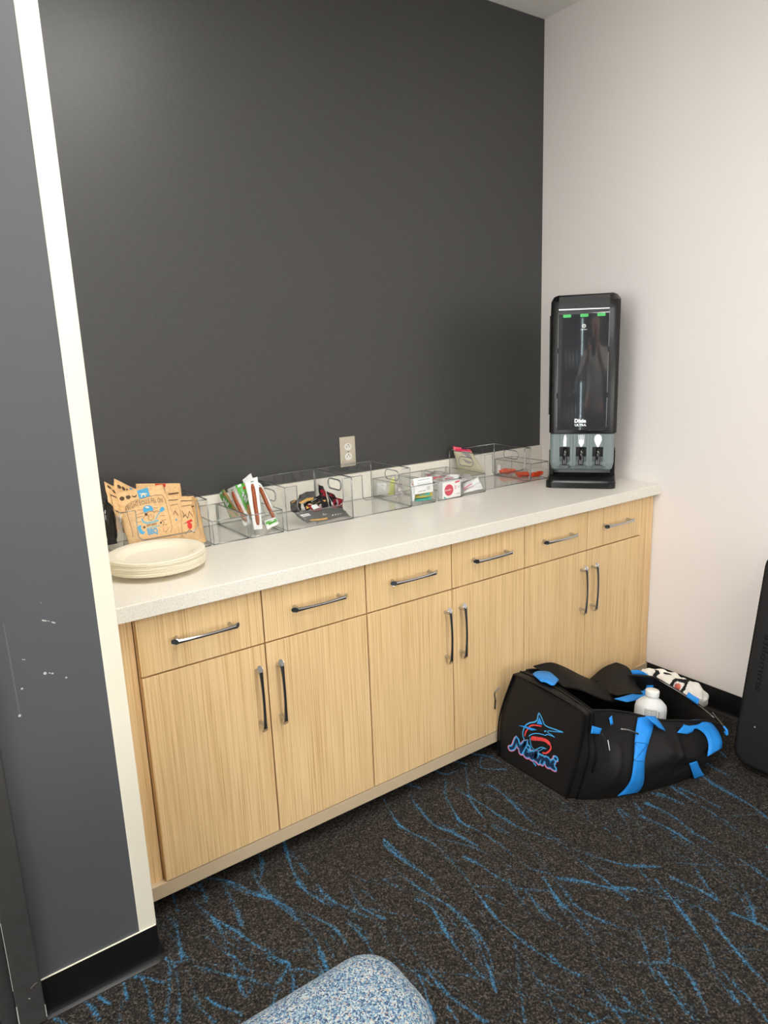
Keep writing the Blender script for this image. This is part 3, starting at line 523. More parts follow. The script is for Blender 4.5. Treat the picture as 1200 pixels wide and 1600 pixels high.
# ------------------------------------------------------------------ plates
NP = 12
prof = [(0, .0), (.083, .0), (.088, .0015), (.104, .013), (.110, .0155), (.130, .0175), (.1345, .0168), (.1355, .0150), (.1325, .0146), (.110, .0127), (.1040, .0101), (.0885, -.0013), (.083, -.0028), (0, -.0028)]
for k in range(NP):
    z = Z+.0031+k*.00325
    ORD = ['topmost', 'second', 'third', 'fourth', 'fifth', 'sixth', 'seventh', 'eighth', 'ninth', 'tenth', 'eleventh']
    lab = 'lowest off-white paper plate of the stack, resting on the counter' if k == 0 else ('round off-white moulded paper plate lying topmost on the stack' if k == NP-1 else 'off-white paper plate, %s from the top of the stack' % ORD[NP-1-k])
    jx, jy = (random.uniform(-.0012, .0012), random.uniform(-.0012, .0012))
    if k == 0:
        t = MB().lathe(prof, (-2.038+jx, -.418+jy, z), 72).build('paper_plate', plate_mat, None, True); PL = t
    else:
        t = copy_tree(PL); t.location = (jx, jy, z-(Z+.0031))
    tag(t, lab, 'plate', 'stack of paper plates')

# ------------------------------------------------------------------ clear bins
def bin_(x0, x1, y0, y1, h, tall, label, group):
    t = thing('storage_bin', label, 'bin', ((x0+x1)/2, (y0+y1)/2, Z), group); th = .0024; z0 = Z+.0006; z1 = Z+h
    w = x1-x0; d = y1-y0; mb = MB(); hol = []
    mb.box((x0, y0, z0), (x1, y1, z0+.003))
    mb.box((x0, y1-th, z0+.003), (x1, y1, z1))
    side = [(0, .003), (d-th, .003), (d-th, h), (0, h)]
    oval = [] if not tall else [rrect(.075, h-.060, .165, h-.022, .018)]
    for xs in (x0, x1-th):
        s = slab(side, oval, th, lambda u, v, q, xs=xs: (xs+q, y0+u, z0+v)); mb.add(s.V, s.F)
    if tall:
        n0, n1, nb = .046, w-.038, .058; r = .02
        arc = []
        for cx, cy, a0 in ((n1-r, nb+r, 0), (n0+r, nb+r, 270)):
            pass
        notch = [(n1, h)]+[(n1-r+r*math.cos(a), nb+r+r*math.sin(a)) for a in [-k*PI/12 for k in range(7)]]+[(n0+r+r*math.cos(a), nb+r+r*math.sin(a)) for a in [-PI/2-k*PI/12 for k in range(7)]]+[(n0, h)]
        fr_ = [(th, .003), (w-th, .003), (w-th, h)]+notch+[(th, h)]
    else:
        fr_ = [(th, .003), (w-th, .003), (w-th, h), (th, h)]; notch = []
    s = slab(fr_, [], th, lambda u, v, q: (x0+u, y0+q, z0+v)); mb.add(s.V, s.F)
    mb.build('bin_body', acrylic, t)
    rb = MB(); e = .0015
    c = [(x0+e, y0+e), (x1-e, y0+e), (x1-e, y1-e), (x0+e, y1-e)]
    zt = z1
    if tall:
        N = [(x0+p[0], y0+e, z0+p[1]) for p in notch][::-1]
        rb.tube([(x0+e, y0+e, zt)]+[N[0]]+N[1:-1]+[N[-1], (x1-e, y0+e, zt), (x1-e, y1-e, zt), (x0+e, y1-e, zt)], .0021, 6, closed=True)
        for xs in (x0+e, x1-e):
            rb.tube([(xs, y0+u, z0+v) for u, v in rrect(.075, h-.060, .165, h-.022, .018, 5)], .0024, 6, closed=True)
    else: rb.tube([(x, y, zt) for x, y in c], .0018, 6, closed=True)
    rb.tube([(x, y, z0+.002) for x, y in c], .0020, 6, closed=True)
    for x, y in c: rb.tube([(x, y, z0+.002), (x, y, zt)], .0017, 6)
    rb.build('bin_edge', acrylic_edge, t, True); return t
GT, GL = 'tall clear bins with cut-out handles', 'low clear trays'
YB = -.0195
bin_(-2.092, -1.823, -.285, YB, .152, True, 'tall clear bin behind the plates, crammed with kraft pouches', GT)
bin_(-1.8145, -1.6915, -.2835, YB, .078, False, 'low clear tray left empty beside the meat stick tray', GL)
bin_(-1.6895, -1.5650, -.287, YB, .078, False, 'low clear tray holding meat sticks in green and white wrappers', GL)
bin_(-1.5545, -1.2870, -.290, YB, .152, True, 'tall clear bin holding black and red snack packets', GT)
bin_(-1.2855, -1.0200, -.286, YB, .152, True, 'tall clear bin standing empty below the wall outlet', GT)
bin_(-1.0150, -.8970, -.282, YB, .078, False, 'low clear tray with white and teal packets right of the empty tall bin', GL)
bin_(-.8790, -.7550, -.278, YB, .078, False, 'low clear tray fronted by a white box with a crimson circle', GL)
bin_(-.7460, -.6200, -.272, YB, .078, False, 'low clear tray with flat white and red packets left of the last tall bin', GL)
bin_(-.6020, -.3270, -.2475, YB, .150, True, 'tall clear bin nearest the cutlery dispenser with a beige pouch inside', GT)
bin_(-.3245, -.2130, -.2475, YB, .078, False, 'low clear tray with orange wrappers beside the cutlery dispenser', GL)

# ------------------------------------------------------------------ packets
def quadpt(C, u, v):   # u 0..1 left-right, v 0..1 bottom-top
    TL, TR, BR, BL = C; return (BL*(1-u)+BR*u)*(1-v)+(TL*(1-u)+TR*u)*v
def qnormal(C):
    TL, TR, BR, BL = C; n = (TR-BL).cross(TL-BR); n.normalize()
    c = (TL+TR+BR+BL)/4
    if n.dot(CAM-c) < 0: n = -n
    return n
def packet(name, key, m, label, cat, group, bulge=.006, seam=.09, wr=.0012, n=12):
    C = [Vector(p)/1000 for p in QUADS[key]]; nn = qnormal(C); c0 = (C[2]+C[3])/2
    t = thing(name, label, cat, c0, group); rnd = random.Random(key)
    ph = [rnd.uniform(0, 6) for _ in range(4)]
    def B(u, v):
        a = max(0, 1-(2*u-1)**4); vv = (v-seam)/(1-2*seam)
        b_ = max(0, 1-(2*vv-1)**4) if 0 < vv < 1 else 0
        return bulge*math.sqrt(a*b_)
    def Wk(u, v): return wr*(math.sin(9*u+ph[0])*math.sin(7*v+ph[1])+.6*math.sin(17*v+5*u+ph[2]))
    V = []; Fc = []
    for sgn in (1, -1):
        for i in range(n+1):
            for j in range(n+1):
                u, v = i/n, j/n; V.append(quadpt(C, u, v)+nn*(Wk(u, v)+sgn*(B(u, v)+.0004)))
    o_ = (n+1)**2
    for i in range(n):
        for j in range(n):
            q = (i*(n+1)+j, (i+1)*(n+1)+j, (i+1)*(n+1)+j+1, i*(n+1)+j+1); Fc += [q, tuple(k+o_ for k in q[::-1])]
    for i in range(n):
        for a, b_ in ((i*(n+1), (i+1)*(n+1)), (i*(n+1)+n, (i+1)*(n+1)+n), (i, i+1), (n*(n+1)+i, n*(n+1)+i+1)): Fc.append((a, b_, b_+o_, a+o_))
    mk('wrapper', V, Fc, m, t, True)
    t['_'] = 0; del t['_']
    def f(u, v, off=.0007):
        p = quadpt(C, u, v)+nn*(Wk(u, v)+B(u, v)+.0004+off); return p
    return t, f
def decal(t, f, name, m, shapes, off=.0007):
    """shapes: (verts2d, faces) in the packet's own 0..1 square"""
    mb = MB()
    for V, Fc in shapes: mb.add([f(x, y, off) for x, y in V], Fc)
    return mb.build(name, m, t)
def rect2(x0, y0, x1, y1, n=4, k=1):
    V = [(x0+(x1-x0)*i/n, y0+(y1-y0)*j/k) for j in range(k+1) for i in range(n+1)]
    return V, [(j*(n+1)+i, j*(n+1)+i+1, (j+1)*(n+1)+i+1, (j+1)*(n+1)+i) for j in range(k) for i in range(n)]
def dense(P, step=.06):
    out = []
    for a, b_ in zip(P, P[1:]):
        k = max(1, int(math.hypot(a[0]-b_[0], a[1]-b_[1])/step)); out += [(a[0]+(b_[0]-a[0])*i/k, a[1]+(b_[1]-a[1])*i/k) for i in range(k)]
    return out+[P[-1]]

GJ = 'kraft jerky pouches in the tall bin'
def art_small(t, f, drop, wide=True):
    decal(t, f, 'printed_outline', ink, [stroke2d(dense([(.12, .05), (.10, .6), (.2, .78), (.8, .80), (.92, .6), (.9, .1)]), .012), stroke2d(dense([(.25, .7), (.35, .62), (.3, .55), (.42, .6), (.5, .52), (.62, .66), (.75, .55)]), .02),
        stroke2d(dense([(.3, .9), (.85, .9)]), .018), stroke2d(dense([(.3, .42), (.7, .46)]), .014), stroke2d(dense([(.3, .2), (.5, .28), (.75, .2)]), .016)])
    if drop: decal(t, f, 'printed_emblem', drop, [disc2d(.55, .36, .11, 14, .07), stroke2d(dense([(.45, .44), (.66, .47)]), .05)], .001)
# back pouches first
t, f = packet('jerky_pouch', 'A6', kraft, 'kraft jerky pouch at the left rear with three round holes and blue tag', 'pouch', GJ, .005)
decal(t, f, 'tear_hole', ink, [disc2d(.2+.2*i, .88-.0*i, .085, 14, .04) for i in range(3)]); decal(t, f, 'printed_tag', ink_blue, [rect2(.72, .82, .99, .97)], .0009)
decal(t, f, 'printed_outline', ink, [stroke2d(dense([(.15, .2), (.2, .7), (.5, .76), (.9, .7)]), .02)])
t, f = packet('jerky_pouch', 'A7', kraft, 'leftmost kraft jerky pouch hanging over the rim of the tall bin', 'pouch', GJ, .003)
decal(t, f, 'tear_hole', ink, [disc2d(.3, .85, .16, 14, .06), disc2d(.72, .8, .16, 14, .06)]); decal(t, f, 'printed_outline', ink, [stroke2d(dense([(.3, .1), (.25, .6), (.8, .62)]), .04)])
t, f = packet('jerky_pouch', 'A2', kraft, 'kraft jerky pouch with a red top tag, standing at the rear of the tall bin', 'pouch', GJ, .006)
decal(t, f, 'printed_tag', ink_red, [rect2(.42, .93, .66, .995)], .0009); decal(t, f, 'printed_outline', ink, [stroke2d(dense([(.62, .97), (.63, .7)]), .01), stroke2d(dense([(.7, .78), (.92, .80)]), .025), stroke2d(dense([(.3, .8), (.55, .86)]), .012)])
t, f = packet('jerky_pouch', 'A5', kraft, 'rightmost plain kraft jerky pouch against the right side of its bin', 'pouch', GJ, .004)
decal(t, f, 'printed_outline', ink, [stroke2d(dense([(.2, .1), (.18, .75), (.7, .8)]), .025)])
t, f = packet('jerky_pouch', 'A4', kraft, 'kraft jerky pouch with a red emblem, second from the right', 'pouch', GJ, .005); art_small(t, f, ink_red)
t, f = packet('jerky_pouch', 'A3', kraft, 'kraft jerky pouch with a small blue drop, right behind the front pouch', 'pouch', GJ, .005); art_small(t, f, ink_blue)
# front pouch with its full print
t, f = packet('jerky_pouch', 'A1', kraft, 'front kraft pouch with a blue bandana drawing and blue BBQ lettering', 'pouch', GJ, .008, wr=.0006, n=18)
def hz(x, y):
    h = HOMO; w = h[6]*x+h[7]*y+1; return ((h[0]*x+h[1]*y+h[2])/w, (h[3]*x+h[4]*y+h[5])/w)
def art(name, m, shapes, off=.0008):
    mb = MB()
    for V, Fc in shapes:
        mb.add([f(*[min(max(q, .0), 1) for q in hz(x, y)], off) for x, y in V], Fc)
        if name in ('printed_patch', 'printed_cap', 'tear_hole'): mb.build(name, m, t); mb = MB()
    if mb.V: mb.build(name, m, t)
def dn(P): return dense(P, 40)
art('printed_outline', ink, [stroke2d(dn(p), 7) for p in ([(300, 740), (300, 620), (380, 550), (520, 500), (700, 440), (900, 400), (980, 400), (1040, 470), (1080, 640), (1140, 880), (1165, 1010), (1140, 1100)], [(310, 650), (330, 760), (370, 900), (410, 1050), (440, 1190)],
    [(500, 690), (600, 685)], [(490, 770), (620, 740)], [(490, 835), (620, 800)], [(500, 912), (575, 905)], [(930, 790), (1030, 785)], [(960, 890), (1050, 860)], [(980, 970), (1070, 950)], [(1010, 1080), (1050, 1090), (1090, 1030)], [(810, 650), (890, 640)], [(970, 880), (1010, 920), (990, 960)],
    [(690, 760), (700, 800), (720, 870), (760, 880), (800, 850), (810, 770)], [(720, 780), (725, 820)], [(760, 770), (770, 810)], [(820, 720), (860, 700), (920, 710)], [(600, 860), (660, 780), (700, 730), (790, 700), (830, 740)], [(760, 330), (990, 285)])])
art('tear_hole', ink, [disc2d(x, y, 44, 18, 40) for x, y in ((235, 472), (345, 445), (455, 415))]+[disc2d(120, 482, 38, 16, 22), disc2d(175, 615, 20, 12, 38)])
art('printed_tag', ink_blue, [([(510, 322), (715, 265), (750, 430), (545, 478)], [(0, 1, 2, 3)])])
art('tag_figure', cream_ink, [disc2d(618, 332, 24)]+[stroke2d(dn(p), 18) for p in ([(560, 385), (620, 372), (690, 385)], [(605, 372), (585, 440)], [(640, 372), (660, 430)], [(618, 345), (620, 400)])], .0012)
art('printed_cap', ink_blue, [([(612, 705), (612, 650), (650, 608), (720, 598), (775, 615), (802, 655), (802, 700), (720, 702), (640, 742)], [tuple(range(9))]), ([(920, 705), (945, 640), (985, 615), (1015, 640), (1030, 672), (965, 722)], [tuple(range(6))]), ([(515, 1010), (540, 975), (580, 970), (575, 1030), (610, 1085), (655, 1095), (620, 1150), (550, 1120)], [tuple(range(8))])])
art('cap_highlight', cream_ink, [disc2d(690, 635, 38, 14, 14)], .0012)
art('printed_scarf', ink_teal, [stroke2d(dn([(590, 860), (620, 910), (680, 930), (760, 915), (885, 880)]), 34), stroke2d(dn([(930, 715), (880, 790), (850, 850)]), 22), stroke2d(dn([(680, 1035), (800, 1000), (920, 975)]), 18)])
art('printed_patch', ink, [disc2d(667, 768, 28, 14), ([(635, 980), (662, 1005), (635, 1040), (612, 1012)], [(0, 1, 2, 3)]), ([(945, 895), (972, 920), (945, 950), (922, 925)], [(0, 1, 2, 3)])], .0012)
base = [Vector((345, 690)), Vector((480, 625)), Vector((600, 590)), Vector((720, 562)), Vector((860, 545)), Vector((1010, 545))]
pth = crv([Vector((p.x, p.y, 0)) for p in base], 12); cum = [0]
for a, b_ in zip(pth, pth[1:]): cum.append(cum[-1]+(b_-a).length)
txt = 'RIGHTEOUS FELON'; shapes = []
adv = [(.28 if c_ == ' ' else max(x for x, y in text2d(c_)[0])+.13) for c_ in txt]; tot = sum(adv)
for i, ch in enumerate(txt):
    if ch == ' ': continue
    sdist = cum[-1]*sum(adv[:i])/tot; k = max(j for j in range(len(cum)) if cum[j] <= sdist); k = min(k, len(pth)-2); d = (pth[k+1]-pth[k]).normalized()
    V, Fc = text2d(ch, 1, .0); hh = 118+(8 if i % 3 else -6)
    shapes.append(([(pth[k].x+d.x*x*(cum[-1]/tot)+d.y*y*hh*1.0, pth[k].y+d.y*x*(cum[-1]/tot)-d.x*y*hh) for x, y in V], Fc))
art('printed_lettering', ink, shapes, .001)
def flat_text(s, x, y, ang, sx, sy, bold=0):
    V, Fc = text2d(s, 1, bold); c, sn_ = math.cos(ang), math.sin(ang)
    return [(x+c*u*sx+sn_*v*sy, y+sn_*u*sx-c*v*sy) for u, v in V], Fc
art('printed_lettering', ink, [flat_text('BEEF JERKY', 683, 1000, -.24, 40, 52, .01)], .001)
art('printed_lettering', ink_blue, [flat_text('BBQ', 705, 1152, -.2, 100, 150, .04)], .001)
art('printed_line', ink_red, [stroke2d(dn([(985, 990), (1005, 1100)]), 7)])

GB = 'black snack packets left of the kraft pouches'
t, f = packet('snack_packet', 'A8', film_black, 'black glossy packet squeezed between the cream wall edge and the kraft pouches', 'packet', None, .01)
decal(t, f, 'glint_patch', white_print, [rect2(.25, .70, .33, .78, 1), rect2(.3, .56, .36, .68, 1)])  # small white patches painted as glints on the black film

GS = 'meat sticks in the low tray'
def stick_pack(key, label):
    t, f = packet('meat_stick', key, film_white, label, 'snack', GS, .0035, .05)
    P = [f(.5, .08+.80*i/14, .0008) for i in range(15)]
    r = [.0072]*15; r[0] = r[-1] = .004; r[1] = r[-2] = .0066
    MB().tube(P, r, 10).build('stick', meat, t, True)
    decal(t, f, 'printed_mark', grey_dark, [rect2(.4, .92, .65, .94, 1)]); return t
def green_pack(key, label):
    t, f = packet('meat_stick', key, film_green, label, 'snack', GS, .0035, .04)
    decal(t, f, 'brown_edge', film_tan, [rect2(.86, .02, 1, .98, 2, 8), rect2(0, 0, 1, .34, 3, 3)], .0006)
    decal(t, f, 'printed_lettering', white_print, [stroke2d(dense(p), .07) for p in ([(.25, .62), (.5, .70)], [(.3, .5), (.62, .62), (.45, .52), (.4, .72)], [(.35, .42), (.7, .52)], [(.2, .94), (.5, .95)])], .001)
    decal(t, f, 'red_spot', ink_red, [disc2d(.7, .84, .13, 10, .045)], .001); return t
green_pack('B5', 'leftmost meat stick wrapper, green with white letters, leaning out over the empty tray')
green_pack('B4', 'green meat stick wrapper standing between the two white framed sticks')
t, f = packet('meat_stick', 'B6', film_white, 'plain white meat stick wrapper with the highest tip, at the rear', 'snack', GS, .003)
stick_pack('B2', 'white windowed meat stick tilted left in front of the green wrappers')
stick_pack('B3', 'white windowed meat stick leaning to the right against the tray corner')
stick_pack('B1', 'white windowed meat stick standing almost upright at the front of the tray')
t, f = packet('meat_stick', 'B7', film_white, 'short white and green wrapper lying at the foot of the upright stick', 'snack', GS, .003)
decal(t, f, 'green_band', film_green, [rect2(.05, .3, .95, .75, 4, 2)])

GC = 'black and red snack packets in the tall bin'
def barcode(t, f, x0, y0, x1, y1):
    decal(t, f, 'barcode_label', white_print, [rect2(x0, y0, x1, y1, 4, 2)], .0007)
    decal(t, f, 'barcode', grey_dark, [rect2(x0+(x1-x0)*(.12+.1*i), y0+(y1-y0)*.2, x0+(x1-x0)*(.16+.1*i), y0+(y1-y0)*.85, 1) for i in range(8)], .0012)
t, f = packet('snack_packet', 'C2', film_grey, 'dark grey packet on top of the pile at the left, gold lower edge', 'packet', GC, .008, wr=.003); decal(t, f, 'gold_edge', film_gold, [rect2(.1, .0, .9, .14, 4)])
t, f = packet('snack_packet', 'C8', film_black, 'small black packet at the left wall of the tall bin', 'packet', GC, .007, wr=.003); decal(t, f, 'gold_edge', film_gold, [rect2(.1, .78, .95, .9, 4)])
t, f = packet('snack_packet', 'C3', film_black, 'black packet with a gold stripe lying in the middle of the pile', 'packet', GC, .007, wr=.003); decal(t, f, 'gold_stripe', film_gold, [rect2(.05, .12, .8, .36, 4)]); decal(t, f, 'printed_lettering', white_print, [stroke2d([(.4, .55), (.7, .58)], .05)])
t, f = packet('snack_packet', 'C5', film_black, 'black packet with a red corner leaning right of the upright packet', 'packet', GC, .008, wr=.003); decal(t, f, 'red_corner', film_red, [rect2(.35, .7, .95, .95, 4)]); decal(t, f, 'printed_mark', white_print, [stroke2d(dense([(.2, .8), (.35, .4), (.3, .2)]), .04)])
t, f = packet('snack_packet', 'C6', film_red, 'deep red packet with white letters at the right of the pile', 'packet', GC, .008, wr=.002); decal(t, f, 'printed_lettering', white_print, [stroke2d(dense([(.62, .8), (.6, .2)]), .06), stroke2d(dense([(.72, .7), (.7, .3)]), .05), stroke2d(dense([(.1, .3), (.25, .5), (.3, .25)]), .05)])
t, f = packet('snack_packet', 'C4', film_black, 'black packet standing upright with a rounded top and red label', 'packet', GC, .006, wr=.002); decal(t, f, 'red_label', film_red, [rect2(.1, .5, .9, .78, 3, 2)]); decal(t, f, 'printed_mark', film_gold, [rect2(.2, .3, .8, .36, 2)])
t, f = packet('snack_packet', 'C1', film_grey, 'long dark grey packet lying along the bottom front of the tall bin', 'packet', GC, .007, wr=.0025, n=14)
barcode(t, f, .06, .42, .22, .62); decal(t, f, 'gold_edge', film_gold, [rect2(.1, .06, .5, .14, 5)]); decal(t, f, 'printed_lettering', white_print, [stroke2d([(.62+.06*i, .16), (.64+.06*i, .2)], .022) for i in range(4)]+[stroke2d(dense([(.44, .3), (.48, .42), (.52, .3), (.44, .26)]), .014)])
t, f = packet('snack_packet', 'C7', film_red, 'small red packet carrying a white barcode label on top of the pile', 'packet', GC, .004, wr=.001); barcode(t, f, .1, .35, .98, .98)

GE = 'packets in the tray right of the empty bin'
t, f = packet('snack_packet', 'E1d', film_white, 'small white block shaped packet at the rear left of its tray', 'packet', GE, .008, wr=.001); decal(t, f, 'printed_lettering', label_grey, [stroke2d([(.5, .82), (.75, .84)], .03)])
t, f = packet('snack_packet', 'E1e', film_lime, 'narrow yellow green wrapper standing on edge', 'packet', GE, .004)
t, f = packet('snack_packet', 'E1f', film_silver, 'crumpled silvery clear wrapper beside the yellow green one', 'packet', GE, .006, wr=.003)
t, f = packet('snack_packet', 'E1g', film_teal, 'teal packet lying at the bottom front of the tray', 'packet', GE, .005); decal(t, f, 'white_flash', film_white, [([(.1, .9), (.35, .9), (.22, .5)], [(0, 1, 2)])])
t, f = packet('snack_packet', 'E1c', film_olive, 'olive and green packet lying under the white one', 'packet', GE, .003); decal(t, f, 'green_band', film_teal, [rect2(.25, .2, .85, .7, 4)])
t, f = packet('snack_packet', 'E1b', film_white, 'white packet with a red top edge standing against the left side', 'packet', GE, .004); decal(t, f, 'red_edge', mag_red, [rect2(.1, .88, .95, .96, 2)])
t, f = packet('snack_packet', 'E1a', film_white, 'upright white packet with grey small print in front of the others', 'packet', GE, .003, .12, .0008)
decal(t, f, 'printed_lettering', label_grey, [stroke2d(dense([(.22, .84), (.85, .88)]), .035), stroke2d([(.2, .14), (.4, .15)], .03), stroke2d([(.46, .15), (.56, .15)], .04)]+[stroke2d(dense([(.2, .7-.05*i), (.86, .72-.05*i)]), .008) for i in range(6)]+[rect2(.66+.04*i, .16, .675+.04*i, .4, 1) for i in range(5)])

GF = 'wrappers in the tray behind the crimson circle box'
C = [Vector(p)/1000 for p in QUADS['E2a']]
xa, xb, zb, zt_ = C[3].x, C[1].x, Z+.004, Z+.070; yb = -.2735
t = thing('snack_box', 'small white carton with a crimson circle at the front of its tray', 'box', ((xa+xb)/2, yb, zb))
MB().box((xa, yb, zb), (xb, yb+.032, zt_), .0008).build('carton', card_white, t)
bw, bh = xb-xa, zt_-zb
def bf(u, v, e=.0004): return (xa+u*bw, yb-e, zb+v*bh)
def bd(name, m, shapes, e=.0004):
    mb = MB()
    for V, Fc in shapes: mb.add([bf(x, y, e) for x, y in V], Fc)
    return mb.build(name, m, t)
bd('printed_circle', mag_red, [disc2d(.34, .5, .245, 32, .245*bw/bh)])
V, Fc = text2d('Jonesbar', .1, .012); bd('printed_lettering', white_print, [([(.128+x*1.02, .46+y*1.5+x*.06) for x, y in V], Fc)], .0008)
bd('printed_lettering', mag_red, [rect2(.67, .48, .69, .70, 1), rect2(.72, .48, .74, .70, 1), rect2(.67, .68, .75, .71, 1)]); bd('printed_lettering', label_grey, [stroke2d([(.82, .56), (.94, .58)], .02), stroke2d([(.82, .64), (.94, .66)], .02), stroke2d([(.74, .2), (.78, .2)], .03), stroke2d([(.82, .2), (.93, .22)], .03)])
bd('corner_flag', mag_red, [([(.68, .86), (.92, .89), (.97, .99), (.70, .97)], [(0, 1, 2, 3)])]); bd('teal_corner', film_teal, [([(.05, .02), (.22, .02), (.07, .16)], [(0, 1, 2)])])
for k, lab in (('E2c', 'silvery wrapper at the rear of the heap'), ('E2b', 'grey silvery wrapper at the left of the heap'), ('E2d', 'white and pink wrapper on top of the heap')):
    t, f = packet('snack_packet', k, film_silver if k != 'E2d' else film_white, lab, 'packet', GF, .007, wr=.004)
    decal(t, f, 'printed_mark', mag_red, [stroke2d(dense([(.3, .3), (.7, .42)]), .1), stroke2d(dense([(.1, .7), (.4, .75)]), .05)])
GG = 'flat white and red packets in the low tray'
t, f = packet('snack_packet', 'E3c', film_silver, 'silvery packet at the rear above the flat white ones', 'packet', GG, .006, wr=.003)
t, f = packet('snack_packet', 'E3a', film_white, 'upper white packet with a crimson streak, tilted up to the right', 'packet', GG, .006, wr=.001); decal(t, f, 'printed_streak', mag_red, [stroke2d(dense([(.02, .12), (.5, .2)]), .12)])
t, f = packet('snack_packet', 'E3b', film_white, 'lower white packet lying flat with a crimson oval', 'packet', GG, .006, wr=.001); decal(t, f, 'printed_oval', mag_red, [disc2d(.3, .72, .26, 20, .16)]); decal(t, f, 'printed_lettering', white_print, [stroke2d(dense([(.12, .68), (.48, .78)]), .05)], .0012)
t, f = packet('snack_pouch', 'F1', film_beige, 'beige pouch with a pink top and clear window leaning in the tall bin', 'pouch', None, .012, .06, .003, 16)
decal(t, f, 'pink_top', film_pink, [rect2(0, .84, 1, 1, 8, 4)]); decal(t, f, 'navy_mark', logo_navy, [rect2(.5, .93, .8, .995, 3, 1)], .0012)
decal(t, f, 'clear_window', film_silver, [disc2d(.62, .62, .24, 20, .22)], .001)
GO = 'orange wrappers in the tray beside the dispenser'
for k, lab in (('G1', 'orange wrapper at the rear left of its tray'), ('G4', 'flat orange wrapper lying in the middle of its tray'), ('G2', 'twisted orange wrapper at the right front of its tray')):
    t, f = packet('candy_wrapper', k, film_orange, lab, 'wrapper', GO, .008, .12, .004)
    decal(t, f, 'printed_mark', film_gold, [stroke2d(dense([(.3, .4), (.55, .5)]), .05)])
t, f = packet('card', 'G3', card_white, 'small white card standing in the orange wrapper tray', 'card', None, .001, wr=.0003)

# ------------------------------------------------------------------ cutlery dispenser
nrm = Vector((-.792, -.610, 0)).normalized(); sd = Vector((-nrm.y, nrm.x, 0)); sd = Vector((.610, -.792, 0)).normalized()
DC = Vector((-.305, -.5, Z))
disp = thing('cutlery_dispenser', 'tall black and grey cutlery dispenser standing in the corner of the countertop', 'dispenser', DC)
def dl_(s, d, z): return DC+sd*s-nrm*d+Vector((0, 0, z))      # s right, d backwards, z up
def extrude_z(outline, z0, z1, mb=None, top=None):
    """outline in (s, d); optional scaled top outline"""
    mb = mb or MB(); n = len(outline); top = top or outline
    mb.add([dl_(s, d, z0) for s, d in outline]+[dl_(s, d, z1) for s, d in top], [tuple(range(n)), tuple(range(2*n-1, n-1, -1))]+[(i, (i+1) % n, (i+1) % n+n, i+n) for i in range(n)]); return mb
def rr(s0, d0, s1, d1, r, n=5): return rrect(s0, d0, s1, d1, r, n)
def fbox(s0, s1, d0, d1, z0, z1, mb=None): return extrude_z([(s0, d0), (s1, d0), (s1, d1), (s0, d1)], z0, z1, mb)
def fpoly(P, d0, d1, mb=None, holes=()):
    mb = mb or MB(); s_ = slab(P, holes, d1-d0, lambda u, v, q: dl_(u, d0+q, v)); mb.add(s_.V, s_.F); return mb
base = MB(); extrude_z(rr(-.140, 0, .140, .24, .03), .0005, .024, base); extrude_z(rr(-.140, 0, .140, .24, .03), .024, .031, base, [(s*.972, .004+d*.97) for s, d in rr(-.140, 0, .140, .24, .03)])
autosmooth(base.build('base', black_plastic, disp), 35)
MB_ = MB(); extrude_z(rr(-.130, .008, .130, .2, .024), .0313, .034, MB_); MB_.build('drip_tray', slot_black, disp)
b2 = MB(); fbox(-.136, -.118, .14, .24, .031, .14, b2); fbox(.118, .136, .14, .24, .031, .14, b2); b2.build('side_arm', black_plastic, disp)
fbox(-.118, .118, .2, .212, .031, .11).build('back_panel', silver_plastic, disp)
